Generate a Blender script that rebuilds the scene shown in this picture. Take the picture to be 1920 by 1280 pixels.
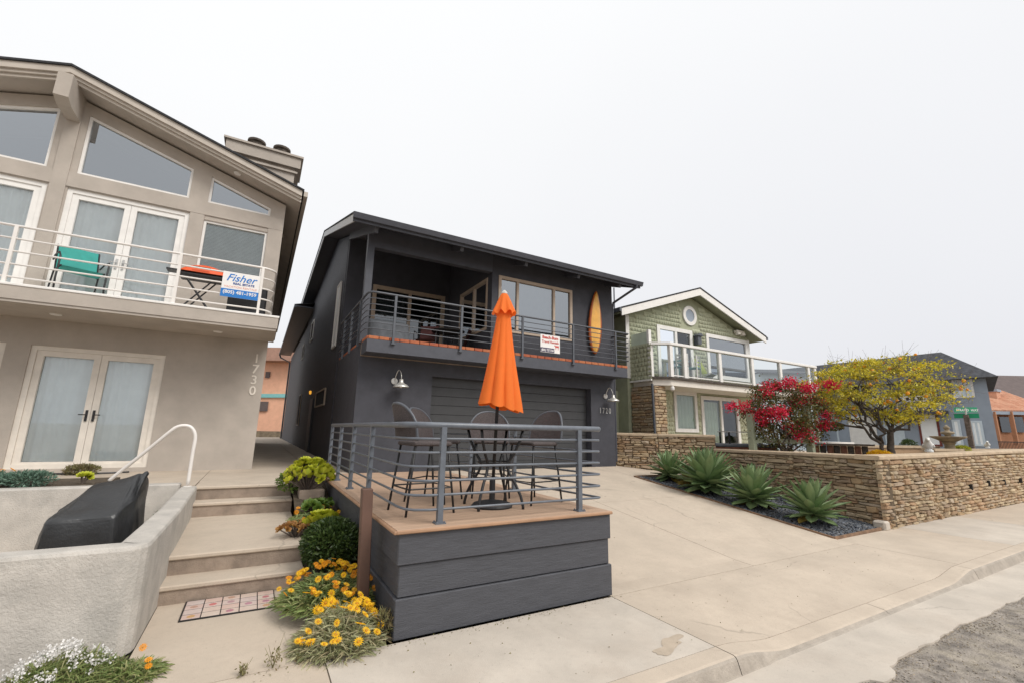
import bpy, bmesh, math, random
import numpy as np
from mathutils import Vector, Matrix
R = math.radians
random.seed(7); rng = np.random.default_rng(7)
for o in list(bpy.data.objects): bpy.data.objects.remove(o)
scene = bpy.context.scene
COL = scene.collection

# ---------------------------------------------------------------- camera
PIT, ROL, YAW, EYE, FPX = R(11.41), R(1.14), R(29.46), 1.75, 826.42
fw = Vector((math.sin(YAW)*math.cos(PIT), math.cos(YAW)*math.cos(PIT), math.sin(PIT)))
r0 = Vector((math.cos(YAW), -math.sin(YAW), 0)); u0 = r0.cross(fw)
cr = math.cos(ROL)*r0 + math.sin(ROL)*u0; cu = -math.sin(ROL)*r0 + math.cos(ROL)*u0
cam = bpy.data.objects.new('camera', bpy.data.cameras.new('camera')); COL.objects.link(cam)
cam.matrix_world = Matrix(((cr.x, cu.x, -fw.x, 0), (cr.y, cu.y, -fw.y, 0), (cr.z, cu.z, -fw.z, EYE), (0, 0, 0, 1)))
cam.data.sensor_width = 36; cam.data.lens = FPX/1920*36; cam.data.clip_start = 0.05; cam.data.clip_end = 2000
scene.camera = cam
def at(x, y, X=None, Y=None, Z=None, D=None):
    d = fw + cr*((x-960)/FPX) - cu*((y-640)/FPX)
    t = X/d.x if X is not None else Y/d.y if Y is not None else (Z-EYE)/d.z if Z is not None else D
    return d*t + Vector((0, 0, EYE))

# ---------------------------------------------------------------- sky, sun, exposure (bright overcast)
W = bpy.data.worlds.new('World'); scene.world = W; W.use_nodes = True
nt = W.node_tree; nt.nodes.clear()
SUN_EL, SUN_AZ = R(46), R(152)      # azimuth clockwise from +Y
out = nt.nodes.new('ShaderNodeOutputWorld'); bg = nt.nodes.new('ShaderNodeBackground')
sky = nt.nodes.new('ShaderNodeTexSky'); sky.sky_type = 'NISHITA'; sky.sun_disc = False
sky.sun_elevation = SUN_EL; sky.sun_rotation = SUN_AZ; sky.dust_density = 4
hs = nt.nodes.new('ShaderNodeHueSaturation'); hs.inputs['Saturation'].default_value = 0.25; hs.inputs['Value'].default_value = 0.08
nt.links.new(sky.outputs[0], hs.inputs['Color'])
tc = nt.nodes.new('ShaderNodeTexCoord'); sx = nt.nodes.new('ShaderNodeSeparateXYZ'); nt.links.new(tc.outputs['Generated'], sx.inputs[0])
ns = nt.nodes.new('ShaderNodeTexNoise'); ns.inputs['Scale'].default_value = 1.3; ns.inputs['Detail'].default_value = 3
nt.links.new(tc.outputs['Generated'], ns.inputs['Vector'])
ad = nt.nodes.new('ShaderNodeMath'); ad.operation = 'MULTIPLY_ADD'; ad.inputs[1].default_value = 0.30
ax = nt.nodes.new('ShaderNodeMath'); ax.operation = 'MULTIPLY_ADD'; ax.inputs[1].default_value = -0.28; nt.links.new(sx.outputs['X'], ax.inputs[0]); nt.links.new(sx.outputs['Z'], ax.inputs[2])
nt.links.new(ns.outputs['Fac'], ad.inputs[0]); nt.links.new(ax.outputs[0], ad.inputs[2])
rp = nt.nodes.new('ShaderNodeValToRGB'); nt.links.new(ad.outputs[0], rp.inputs[0])
rp.color_ramp.elements[0].position = 0.0; rp.color_ramp.elements[0].color = (0.525, 0.53, 0.555, 1)
rp.color_ramp.elements[1].position = 0.85; rp.color_ramp.elements[1].color = (0.655, 0.66, 0.665, 1)
mx = nt.nodes.new('ShaderNodeMix'); mx.data_type = 'RGBA'; mx.inputs[0].default_value = 0.93
nt.links.new(hs.outputs[0], mx.inputs[6]); nt.links.new(rp.outputs[0], mx.inputs[7])
nt.links.new(mx.outputs[2], bg.inputs['Color']); bg.inputs['Strength'].default_value = 1.0
nt.links.new(bg.outputs[0], out.inputs[0])
sun = bpy.data.objects.new('sun', bpy.data.lights.new('sun', 'SUN')); COL.objects.link(sun)
sun.data.energy = 1.5; sun.data.angle = R(28); sun.data.color = (1, 0.96, 0.9)
sd = Vector((math.sin(SUN_AZ)*math.cos(SUN_EL), math.cos(SUN_AZ)*math.cos(SUN_EL), math.sin(SUN_EL)))
sun.rotation_euler = sd.to_track_quat('Z', 'Y').to_euler(); sun.location = (0, -5, 20)
scene.render.engine = 'CYCLES'
scene.view_settings.view_transform = 'Standard'; scene.view_settings.look = 'None'
scene.view_settings.exposure = 0.68; scene.view_settings.gamma = 1

# ---------------------------------------------------------------- materials
MATS = {}
def mat(name, col, rough=0.7, var=0.12, scale=6.0, bump=0.0, bscale=80.0, metal=0.0, spec=0.5, col2=None, rnd=None, trans=0.0, stretch=None, emit=0.0, speck=0.0, stain=None, coord='Object', crack=0.0):
    """procedural principled material: noise mottling between col and col2, optional per-object / per-island tint, bump."""
    m = bpy.data.materials.new(name); m.use_nodes = True; MATS[name] = m
    n = m.node_tree.nodes; L = m.node_tree.links; b = n['Principled BSDF']
    b.inputs['Roughness'].default_value = rough; b.inputs['Metallic'].default_value = metal; b.inputs['Specular IOR Level'].default_value = spec
    t = n.new('ShaderNodeTexCoord'); vec = t.outputs[coord]
    if stretch:
        mp = n.new('ShaderNodeMapping'); mp.inputs['Scale'].default_value = stretch; L.new(vec, mp.inputs[0]); vec = mp.outputs[0]
    def noise(s, d=5, r=0.6):
        q = n.new('ShaderNodeTexNoise'); q.inputs['Scale'].default_value = s; q.inputs['Detail'].default_value = d; q.inputs['Roughness'].default_value = r
        L.new(vec, q.inputs['Vector']); return q.outputs['Fac']
    def ramp(f, p0, p1, c0, c1):
        q = n.new('ShaderNodeValToRGB'); e = q.color_ramp.elements; e[0].position = p0; e[1].position = p1
        e[0].color = (*c0, 1); e[1].color = (*c1, 1); L.new(f, q.inputs[0]); return q.outputs[0]
    def mix(f, a, c, mode='MIX'):
        q = n.new('ShaderNodeMix'); q.data_type = 'RGBA'; q.blend_type = mode
        if isinstance(f, float): q.inputs[0].default_value = f
        else: L.new(f, q.inputs[0])
        for s, v in ((6, a), (7, c)):
            if isinstance(v, tuple): q.inputs[s].default_value = (*v, 1)
            else: L.new(v, q.inputs[s])
        return q.outputs[2]
    c2 = col2 or tuple(max(0, c*(1-var*2)) for c in col)
    c1 = tuple(min(1, c*(1+var*0.6)) for c in col) if not col2 else col
    cc = ramp(noise(scale), 0.32, 0.68, c2, c1)
    if rnd:
        if rnd[0] == 'object': ri = n.new('ShaderNodeObjectInfo').outputs['Random']
        else: ri = n.new('ShaderNodeNewGeometry').outputs['Random Per Island']
        q = n.new('ShaderNodeValToRGB'); e = q.color_ramp.elements; cols = rnd[1]
        while len(e) < len(cols): e.new(0.5)
        for i, c in enumerate(cols): e[i].position = i/(len(cols)-1); e[i].color = (*c, 1)
        L.new(ri, q.inputs[0])
        cc = mix(0.55 if len(rnd) < 3 else rnd[2], cc, q.outputs[0])
    if stain:      # (scale, strength, colour)
        cc = mix(ramp(noise(stain[0], 7, 0.7), 0.5, 0.72, (0, 0, 0), (stain[1],)*3), cc, stain[2])
    if crack:
        dn = n.new('ShaderNodeTexNoise'); dn.inputs['Scale'].default_value = 2.2; dn.inputs['Detail'].default_value = 6; L.new(vec, dn.inputs['Vector'])
        vm = n.new('ShaderNodeVectorMath'); vm.operation = 'MULTIPLY_ADD'; vm.inputs[1].default_value = (0.5, 0.5, 0.0); L.new(dn.outputs['Color'], vm.inputs[0]); L.new(vec, vm.inputs[2])
        vo = n.new('ShaderNodeTexVoronoi'); vo.feature = 'DISTANCE_TO_EDGE'; vo.inputs['Scale'].default_value = crack; L.new(vm.outputs[0], vo.inputs['Vector'])
        ln = ramp(vo.outputs['Distance'], 0.0008, 0.0035, (1, 1, 1), (0, 0, 0)); mk = ramp(noise(0.8, 2), 0.50, 0.60, (0, 0, 0), (0.45, 0.45, 0.45))
        cc = mix(mix(1.0, ln, mk, 'MULTIPLY'), cc, tuple(c*0.35 for c in col))
        cc = mix(ramp(noise(14, 6, 0.7), 0.52, 0.75, (0, 0, 0), (0.40,)*3), cc, tuple(c*0.72 for c in col))
        cc = mix(ramp(noise(38, 2, 0.5), 0.70, 0.76, (0, 0, 0), (0.6,)*3), cc, tuple(c*0.45 for c in col))
    if speck:
        cc = mix(ramp(noise(170, 2, 0.5), 0.6, 0.7, (0, 0, 0), (speck,)*3), cc, tuple(c*0.35 for c in col))
    L.new(cc, b.inputs['Base Color'])
    if bump:
        bp = n.new('ShaderNodeBump'); bp.inputs['Strength'].default_value = bump; bp.inputs['Distance'].default_value = 0.02
        L.new(noise(bscale, 4), bp.inputs['Height']); L.new(bp.outputs[0], b.inputs['Normal'])
    if trans:
        tr = n.new('ShaderNodeBsdfTranslucent'); L.new(cc, tr.inputs[0]); ms = n.new('ShaderNodeMixShader'); ms.inputs[0].default_value = trans
        L.new(b.outputs[0], ms.inputs[1]); L.new(tr.outputs[0], ms.inputs[2]); L.new(ms.outputs[0], n['Material Output'].inputs[0])
    if emit:
        b.inputs['Emission Color'].default_value = (*col, 1); b.inputs['Emission Strength'].default_value = emit
    return m
def glass(name, tint, refl=0.10, rough=0.02, alpha=0.85):
    m = bpy.data.materials.new(name); m.use_nodes = True; MATS[name] = m
    n = m.node_tree.nodes; L = m.node_tree.links; n.remove(n['Principled BSDF'])
    t = n.new('ShaderNodeBsdfTransparent'); t.inputs[0].default_value = (*tint, 1)
    g = n.new('ShaderNodeBsdfGlossy'); g.inputs['Roughness'].default_value = rough; g.inputs[0].default_value = (0.9, 0.95, 1, 1)
    f = n.new('ShaderNodeFresnel'); f.inputs[0].default_value = 1.5
    a = n.new('ShaderNodeMath'); a.operation = 'MULTIPLY_ADD'; a.inputs[1].default_value = 1.0; a.inputs[2].default_value = refl; a.use_clamp = True
    L.new(f.outputs[0], a.inputs[0]); s = n.new('ShaderNodeMixShader'); L.new(a.outputs[0], s.inputs[0])
    L.new(t.outputs[0], s.inputs[1]); L.new(g.outputs[0], s.inputs[2]); L.new(s.outputs[0], n['Material Output'].inputs[0])
    return m
mat('concrete', (0.535, 0.45, 0.36), 0.85, 0.07, 1.3, 0.2, 90, stain=(1.2, 0.55, (0.41, 0.335, 0.265)), speck=0.35, crack=0.32)
mat('kerb_concrete', (0.40, 0.35, 0.295), 0.9, 0.10, 6, 0.5, 60, stain=(9.0, 0.6, (0.26, 0.225, 0.19)), speck=0.4)
mat('concrete_stain', (0.455, 0.375, 0.29), 0.9, 0.08, 9, speck=0.3)
mat('concrete_pale', (0.54, 0.48, 0.41), 0.85, 0.08, 1.7, 0.15, 90, stain=(1.1, 0.45, (0.42, 0.35, 0.285)), speck=0.3, crack=0.22)
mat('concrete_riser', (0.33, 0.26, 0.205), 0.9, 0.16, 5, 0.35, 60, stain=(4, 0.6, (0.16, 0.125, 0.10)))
mat('concrete_wall', (0.52, 0.485, 0.44), 0.9, 0.10, 4, 0.5, 55, stain=(2.6, 0.65, (0.33, 0.315, 0.29)), speck=0.5)
mat('asphalt', (0.33, 0.29, 0.25), 0.95, 0.3, 7, 1.0, 45, stain=(2.6, 0.8, (0.46, 0.40, 0.31)), speck=0.9, crack=0.9)
mat('earth', (0.24, 0.19, 0.13), 0.95, 0.2, 3, 0.5, 40)
mat('soil', (0.10, 0.075, 0.05), 0.95, 0.25, 8, 0.8, 50)
mat('beige_stucco', (0.49, 0.435, 0.38), 0.9, 0.07, 2.0, 0.6, 120, stain=(0.7, 0.3, (0.42, 0.37, 0.32)))
mat('beige_trim', (0.52, 0.465, 0.405), 0.8, 0.06, 3, 0.1, 60)
mat('white_paint', (0.80, 0.775, 0.74), 0.5, 0.04, 5)
mat('white_rail', (0.78, 0.74, 0.70), 0.4, 0.03, 5)
mat('cream_frame', (0.76, 0.70, 0.62), 0.5, 0.05, 5)
mat('tan_frame', (0.46, 0.36, 0.275), 0.5, 0.06, 5)
mat('roof_dark', (0.035, 0.036, 0.04), 0.9, 0.25, 14, 0.5, 60)
mat('roof_slate', (0.075, 0.078, 0.088), 0.9, 0.25, 5, 0.4, 30)
mat('charcoal', (0.058, 0.059, 0.071), 0.62, 0.10, 3, 0.3, 160, spec=0.35)
mat('charcoal_trim', (0.066, 0.069, 0.085), 0.5, 0.08, 5, 0.05, 60)
mat('charcoal_door', (0.046, 0.047, 0.050), 0.5, 0.07, 4)
mat('deck_skirt', (0.068, 0.070, 0.081), 0.6, 0.12, 3.2, 0.35, 13, stretch=(1.2, 1.2, 16))
mat('deck_plank', (0.45, 0.305, 0.21), 0.7, 0.12, 5, 0.2, 30, stretch=(1, 14, 14), rnd=('object', [(0.39, 0.265, 0.185), (0.50, 0.34, 0.235)], 0.5))
mat('deck_nosing', (0.40, 0.235, 0.14), 0.65, 0.1, 5)
mat('rail_grey', (0.125, 0.14, 0.165), 0.38, 0.10, 12, spec=0.6)
mat('rail_dark', (0.085, 0.093, 0.11), 0.4, 0.10, 9, spec=0.6)
mat('brick', (0.42, 0.125, 0.055), 0.85, 0.2, 14, 0.5, 60, rnd=('object', [(0.32, 0.07, 0.04), (0.5, 0.19, 0.08)], 0.5))
mat('silver', (0.62, 0.60, 0.56), 0.35, 0.05, 8, metal=0.5)
mat('number_metal', (0.45, 0.45, 0.44), 0.4, 0.05, 8)
mat('black_metal', (0.018, 0.018, 0.020), 0.45, 0.1, 8)
mat('wicker', (0.105, 0.085, 0.083), 0.8, 0.25, 60, 0.6, 110, stretch=(1, 1, 3))
mat('umbrella_orange', (0.95, 0.21, 0.025), 0.8, 0.015, 9, 0.06, 200, trans=0.30)
mat('brown_post', (0.135, 0.073, 0.052), 0.55, 0.10, 4, 0.1, 40)
mat('black_cover', (0.024, 0.025, 0.027), 0.40, 0.2, 3, 0.25, 25, spec=0.7)
mat('teal_sling', (0.02, 0.29, 0.25), 0.7, 0.08, 9)
mat('grill_orange', (0.75, 0.10, 0.02), 0.35, 0.05, 5)
mat('sign_white', (0.80, 0.78, 0.76), 0.5, 0.02, 5)
mat('sign_blue', (0.01, 0.17, 0.52), 0.5, 0.02, 5)
mat('sign_ink', (0.015, 0.06, 0.27), 0.5, 0.02, 5)
mat('sign_salmon', (0.80, 0.38, 0.30), 0.5, 0.02, 5)
mat('sign_red', (0.55, 0.08, 0.06), 0.5, 0.02, 5)
mat('sign_navy', (0.03, 0.02, 0.07), 0.5, 0.02, 5)
mat('street_green', (0.005, 0.27, 0.13), 0.45, 0.03, 5)
mat('curtain', (0.92, 0.94, 0.94), 0.9, 0.03, 3)
mat('curtain_sage', (0.62, 0.70, 0.58), 0.9, 0.05, 3)
mat('blind', (0.66, 0.70, 0.69), 0.8, 0.06, 5)
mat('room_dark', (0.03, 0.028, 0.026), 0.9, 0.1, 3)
mat('surf_yellow', (0.82, 0.43, 0.085), 0.3, 0.12, 4)
mat('surf_edge', (0.40, 0.09, 0.012), 0.35, 0.15, 6)
mat('terracotta', (0.60, 0.30, 0.19), 0.85, 0.2, 5, 0.4, 20, rnd=('island', [(0.50, 0.22, 0.13), (0.70, 0.42, 0.28)], 0.6))
mat('green_paint', (0.37, 0.385, 0.265), 0.75, 0.08, 3)
STONES = [(0.28, 0.18, 0.10), (0.50, 0.34, 0.19), (0.42, 0.32, 0.205), (0.60, 0.47, 0.30), (0.30, 0.22, 0.14), (0.47, 0.29, 0.165), (0.40, 0.32, 0.23), (0.62, 0.48, 0.30), (0.30, 0.20, 0.13), (0.52, 0.42, 0.31)]
mat('stone', (0.36, 0.27, 0.175), 0.9, 0.22, 9, 0.7, 30, rnd=('object', STONES, 0.85))
mat('stone_far', (0.36, 0.27, 0.175), 0.9, 0.22, 9, 0.7, 30, rnd=('island', STONES, 0.8))
mat('mortar', (0.13, 0.095, 0.06), 0.95, 0.2, 20, 0.5, 60)
mat('stone_cap', (0.52, 0.40, 0.275), 0.85, 0.12, 5, 0.3, 50)
mat('shingle_green', (0.52, 0.54, 0.39), 0.8, 0.08, 9, 0.2, 40, rnd=('island', [(0.47, 0.49, 0.345), (0.56, 0.58, 0.42)], 0.6))
mat('gravel_slate', (0.12, 0.135, 0.16), 0.8, 0.15, 30, rnd=('island', [(0.035, 0.04, 0.05), (0.13, 0.15, 0.18), (0.19, 0.18, 0.17), (0.07, 0.08, 0.11)], 0.8))
mat('gravel_tan', (0.28, 0.24, 0.19), 0.95, 0.2, 30, rnd=('island', [(0.10, 0.09, 0.085), (0.42, 0.34, 0.24), (0.24, 0.22, 0.21)], 0.8))
mat('wood_edging', (0.25, 0.15, 0.09), 0.85, 0.2, 9, 0.3, 40)
mat('agave_leaf', (0.22, 0.32, 0.145), 0.42, 0.2, 5, rnd=('object', [(0.13, 0.23, 0.085), (0.33, 0.40, 0.20)], 0.5), trans=0.12)
mat('agave_dry', (0.34, 0.24, 0.05), 0.6, 0.3, 6)
mat('aeonium', (0.50, 0.52, 0.03), 0.5, 0.2, 9, rnd=('island', [(0.32, 0.40, 0.03), (0.68, 0.64, 0.05)], 0.6), trans=0.15)
mat('aeonium_dk', (0.10, 0.19, 0.03), 0.5, 0.2, 9, rnd=('island', [(0.07, 0.14, 0.02), (0.20, 0.27, 0.03)], 0.6), trans=0.15)
mat('copper_leaf', (0.36, 0.17, 0.04), 0.6, 0.3, 9, rnd=('island', [(0.25, 0.09, 0.03), (0.48, 0.27, 0.06)], 0.6), trans=0.15)
mat('shrub_leaf', (0.06, 0.105, 0.028), 0.4, 0.3, 9, rnd=('island', [(0.022, 0.05, 0.014), (0.10, 0.145, 0.035)], 0.7), trans=0.12)
mat('gazania_leaf', (0.19, 0.23, 0.09), 0.6, 0.3, 9, rnd=('island', [(0.08, 0.14, 0.03), (0.26, 0.33, 0.10), (0.34, 0.30, 0.14)], 0.75), trans=0.15)
mat('silver_leaf', (0.30, 0.31, 0.18), 0.6, 0.3, 9, rnd=('island', [(0.17, 0.20, 0.07), (0.48, 0.48, 0.28), (0.46, 0.37, 0.23)], 0.75), trans=0.15)
mat('blue_succulent', (0.13, 0.22, 0.16), 0.5, 0.2, 9, rnd=('island', [(0.07, 0.15, 0.10), (0.20, 0.29, 0.22)], 0.6), trans=0.12)
mat('petal_yellow', (0.95, 0.56, 0.012), 0.6, 0.15, 40, trans=0.25)
mat('petal_orange', (0.93, 0.38, 0.01), 0.6, 0.15, 40, trans=0.25)
mat('petal_core', (0.70, 0.28, 0.006), 0.8, 0.3, 40)
mat('petal_white', (0.82, 0.80, 0.78), 0.6, 0.05, 30, trans=0.2)
mat('weed', (0.22, 0.17, 0.08), 0.8, 0.3, 9, rnd=('island', [(0.15, 0.10, 0.06), (0.22, 0.24, 0.08)], 0.6))
mat('citrus_leaf', (0.92, 0.70, 0.04), 0.5, 0.3, 3.2, col2=(0.24, 0.29, 0.03), rnd=('island', [(0.22, 0.25, 0.03), (0.62, 0.58, 0.04), (0.92, 0.72, 0.05), (0.40, 0.42, 0.03)], 0.45), trans=0.25)
mat('orange_fruit', (0.85, 0.36, 0.01), 0.5, 0.12, 9, rnd=('object', [(0.85, 0.22, 0.01), (0.90, 0.50, 0.02)], 0.6))
mat('bark', (0.105, 0.085, 0.07), 0.95, 0.3, 12, 0.7, 40)
mat('twig', (0.16, 0.125, 0.105), 0.95, 0.3, 12)
mat('boug_leaf', (0.10, 0.13, 0.035), 0.6, 0.3, 9, rnd=('island', [(0.03, 0.045, 0.012), (0.14, 0.13, 0.03), (0.20, 0.09, 0.02)], 0.8), trans=0.2)
mat('boug_bract', (0.66, 0.015, 0.05), 0.6, 0.2, 9, rnd=('island', [(0.45, 0.01, 0.025), (0.78, 0.015, 0.11), (0.72, 0.035, 0.03)], 0.8), trans=0.3)
mat('sage_wood', (0.30, 0.33, 0.235), 0.7, 0.08, 6)
mat('blue_siding', (0.31, 0.355, 0.42), 0.8, 0.05, 2)
mat('blue_trim', (0.58, 0.66, 0.72), 0.6, 0.04, 5)
mat('red_wood', (0.17, 0.035, 0.025), 0.6, 0.15, 6)
mat('salmon', (0.82, 0.46, 0.31), 0.9, 0.05, 2)
mat('salmon_roof', (0.42, 0.25, 0.19), 0.9, 0.1, 2)
mat('aqua', (0.23, 0.55, 0.55), 0.7, 0.05, 5)
mat('far_roof', (0.135, 0.105, 0.10), 0.9, 0.1, 2)
mat('orange_stucco', (0.42, 0.20, 0.11), 0.9, 0.08, 2)
mat('fountain_stone', (0.33, 0.265, 0.18), 0.9, 0.2, 6, 0.4, 30)
mat('statue_white', (0.85, 0.85, 0.83), 0.5, 0.03, 6)
mat('tub_wood', (0.26, 0.105, 0.06), 0.7, 0.2, 9)
mat('grey_fabric', (0.13, 0.14, 0.155), 0.9, 0.15, 6)
mat('maroon_fabric', (0.10, 0.03, 0.028), 0.8, 0.15, 6)
mat('lime_fabric', (0.27, 0.32, 0.05), 0.8, 0.1, 6)
mat('tile_cream', (0.58, 0.50, 0.43), 0.5, 0.1, 9, col2=(0.50, 0.36, 0.30), rnd=('object', [(0.62, 0.54, 0.46), (0.60, 0.40, 0.35), (0.50, 0.46, 0.48)], 0.5))
mat('tile_print', (0.55, 0.18, 0.14), 0.5, 0.2, 9, rnd=('object', [(0.55, 0.12, 0.10), (0.30, 0.25, 0.36), (0.55, 0.38, 0.12)], 0.7))
mat('amber_lamp', (1.0, 0.45, 0.05), 0.5, 0.0, 5, emit=0.5)
glass('glass_clear', (0.94, 0.96, 0.95), 0.06)
glass('glass_grey', (0.30, 0.33, 0.36), 0.30)
glass('glass_dark', (0.22, 0.24, 0.25), 0.10)
glass('glass_pane', (0.92, 0.96, 0.95), 0.05)
def mm(n): return MATS[n]
# ---------------------------------------------------------------- helpers
def V(*a): return Vector(a)
def tag(o, label, cat, group=None):
    o['label'] = label; o['category'] = cat
    if group: o['group'] = group
    return o
def wloc(o):
    p = Vector((0, 0, 0))
    while o is not None: p += o.location; o = o.parent
    return p
def link(name, me, parent=None, loc=None):
    o = bpy.data.objects.new(name, me); COL.objects.link(o)
    if parent is not None: o.parent = parent
    if loc is not None: o.location = loc
    return o
def thing(name, label, cat, loc=(0, 0, 0), rz=0, group=None):
    o = link(name, None, None, loc); o.rotation_euler = (0, 0, rz); o.empty_display_size = 0.1
    return tag(o, label, cat, group)
class MB:
    """collects boxes, prisms, tubes, lathes... and links them as one mesh object"""
    def __init__(s): s.v = []; s.f = []; s.m = []; s.cur = 0
    def add(s, vs, fs):
        k = len(s.v); s.v += [tuple(v) for v in vs]; s.f += [tuple(i+k for i in f) for f in fs]; s.m += [s.cur]*len(fs); return s
    def box(s, x0, x1, y0, y1, z0, z1):
        return s.add([(x, y, z) for z in (z0, z1) for y in (y0, y1) for x in (x0, x1)],
                     [(0, 2, 3, 1), (4, 5, 7, 6), (0, 1, 5, 4), (2, 6, 7, 3), (0, 4, 6, 2), (1, 3, 7, 5)])
    def cbox(s, x0, x1, y0, y1, z0, z1, c=0.01):       # box with chamfered edges
        X, Y, Z = (x0, x1), (y0, y1), (z0, z1); vs = []; idx = {}
        for i in (0, 1):
            for j in (0, 1):
                for k in (0, 1):
                    di, dj, dk = c*(1-2*i), c*(1-2*j), c*(1-2*k)
                    for a, p in (('x', (X[i], Y[j]+dj, Z[k]+dk)), ('y', (X[i]+di, Y[j], Z[k]+dk)), ('z', (X[i]+di, Y[j]+dj, Z[k]))):
                        idx[a, i, j, k] = len(vs); vs.append(p)
        fs = []
        for i in (0, 1):
            fs.append([idx['x', i, j, k] for j, k in ((0, 0), (1, 0), (1, 1), (0, 1))][::1 if i else -1])
            fs.append([idx['y', j, i, k] for j, k in ((0, 0), (1, 0), (1, 1), (0, 1))][::-1 if i else 1])
            fs.append([idx['z', j, k, i] for j, k in ((0, 0), (1, 0), (1, 1), (0, 1))][::1 if i else -1])
        for a in (0, 1):
            for b in (0, 1):
                fs.append([idx['x', a, b, 0], idx['x', a, b, 1], idx['y', a, b, 1], idx['y', a, b, 0]])
                fs.append([idx['x', a, 0, b], idx['x', a, 1, b], idx['z', a, 1, b], idx['z', a, 0, b]])
                fs.append([idx['y', 0, a, b], idx['y', 1, a, b], idx['z', 1, a, b], idx['z', 0, a, b]])
                for k in (0, 1): fs.append([idx['x', a, b, k], idx['y', a, b, k], idx['z', a, b, k]])
        return s.add(vs, fs)
    def prism(s, poly, axis, a, b):                     # polygon in the plane normal to axis, from a to b
        def P(p, w): return {'x': (w, p[0], p[1]), 'y': (p[0], w, p[1]), 'z': (p[0], p[1], w)}[axis]
        n = len(poly); vs = [P(p, a) for p in poly]+[P(p, b) for p in poly]
        return s.add(vs, [tuple(range(n))[::-1], tuple(range(n, 2*n))]+[(i, (i+1) % n, n+(i+1) % n, n+i) for i in range(n)])
    def quad(s, a, b, c, d): return s.add([a, b, c, d], [(0, 1, 2, 3)])
    def tube(s, pts, r, n=8, cap=True, r2=None):
        pts = [Vector(p) for p in pts]; k = len(pts); vs = []; prev = None
        for i, p in enumerate(pts):
            d = (pts[min(i+1, k-1)]-pts[max(i-1, 0)])
            d = d.normalized() if d.length > 1e-9 else Vector((0, 0, 1))
            if prev is None:
                a = d.cross(Vector((0, 0, 1)) if abs(d.z) < 0.9 else Vector((1, 0, 0))).normalized()
            else:
                a = (prev-d*prev.dot(d)).normalized()
            prev = a; c = d.cross(a); rr = r if r2 is None else r+(r2-r)*i/(k-1)
            if isinstance(r, (list, tuple)): rr = r[i]
            vs += [p+(a*math.cos(2*math.pi*j/n)+c*math.sin(2*math.pi*j/n))*rr for j in range(n)]
        fs = [(i*n+j, i*n+(j+1) % n, (i+1)*n+(j+1) % n, (i+1)*n+j) for i in range(k-1) for j in range(n)]
        if cap: fs += [tuple(range(n))[::-1], tuple(range((k-1)*n, k*n))]
        return s.add(vs, fs)
    def bar(s, p, q, w, h):                            # rectangular bar from p to q
        p, q = Vector(p), Vector(q); d = (q-p).normalized(); up = Vector((0, 0, 1)) if abs(d.z) < 0.95 else Vector((0, 1, 0))
        a = d.cross(up).normalized()*w/2; c = a.cross(d).normalized()*h/2
        vs = [e+i*a+j*c for e in (p, q) for i, j in ((-1, -1), (1, -1), (1, 1), (-1, 1))]
        return s.add(vs, [(0, 1, 2, 3), (7, 6, 5, 4), (0, 4, 5, 1), (1, 5, 6, 2), (2, 6, 7, 3), (3, 7, 4, 0)])
    def lathe(s, prof, c=(0, 0, 0), n=16, cap=True):    # prof: (radius, z)
        vs = [(c[0]+r*math.cos(2*math.pi*j/n), c[1]+r*math.sin(2*math.pi*j/n), c[2]+z) for r, z in prof for j in range(n)]
        k = len(prof); fs = [(i*n+j, i*n+(j+1) % n, (i+1)*n+(j+1) % n, (i+1)*n+j) for i in range(k-1) for j in range(n)]
        if cap: fs += [tuple(range(n))[::-1], tuple(range((k-1)*n, k*n))]
        return s.add(vs, fs)
    def grid(s, fn, nu, nv):
        vs = [fn(i/nu, j/nv) for j in range(nv+1) for i in range(nu+1)]
        return s.add(vs, [(j*(nu+1)+i, j*(nu+1)+i+1, (j+1)*(nu+1)+i+1, (j+1)*(nu+1)+i) for j in range(nv) for i in range(nu)])
    def wall(s, axis, w0, w1, u0, u1, v0, v1, holes=()):
        """wall slab (axis 'y': u=X, v=Z; axis 'x': u=Y, v=Z) with rectangular openings, only outer faces"""
        us = sorted({u0, u1, *[h[0] for h in holes], *[h[1] for h in holes]}); vs_ = sorted({v0, v1, *[h[2] for h in holes], *[h[3] for h in holes]})
        us = [u for u in us if u0 <= u <= u1]; vs_ = [v for v in vs_ if v0 <= v <= v1]
        def solid(i, j):
            if not (0 <= i < len(us)-1 and 0 <= j < len(vs_)-1): return False
            cu_, cv = (us[i]+us[i+1])/2, (vs_[j]+vs_[j+1])/2
            return not any(h[0] < cu_ < h[1] and h[2] < cv < h[3] for h in holes)
        def P(u, v, w): return (u, w, v) if axis == 'y' else (w, u, v)
        for i in range(len(us)-1):
            for j in range(len(vs_)-1):
                if not solid(i, j): continue
                a, b, c, d = us[i], us[i+1], vs_[j], vs_[j+1]
                s.quad(P(a, c, w0), P(b, c, w0), P(b, d, w0), P(a, d, w0)); s.quad(P(a, c, w1), P(a, d, w1), P(b, d, w1), P(b, c, w1))
                if not solid(i-1, j): s.quad(P(a, c, w0), P(a, d, w0), P(a, d, w1), P(a, c, w1))
                if not solid(i+1, j): s.quad(P(b, c, w0), P(b, c, w1), P(b, d, w1), P(b, d, w0))
                if not solid(i, j-1): s.quad(P(a, c, w0), P(a, c, w1), P(b, c, w1), P(b, c, w0))
                if not solid(i, j+1): s.quad(P(a, d, w0), P(b, d, w0), P(b, d, w1), P(a, d, w1))
        return s
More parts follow.
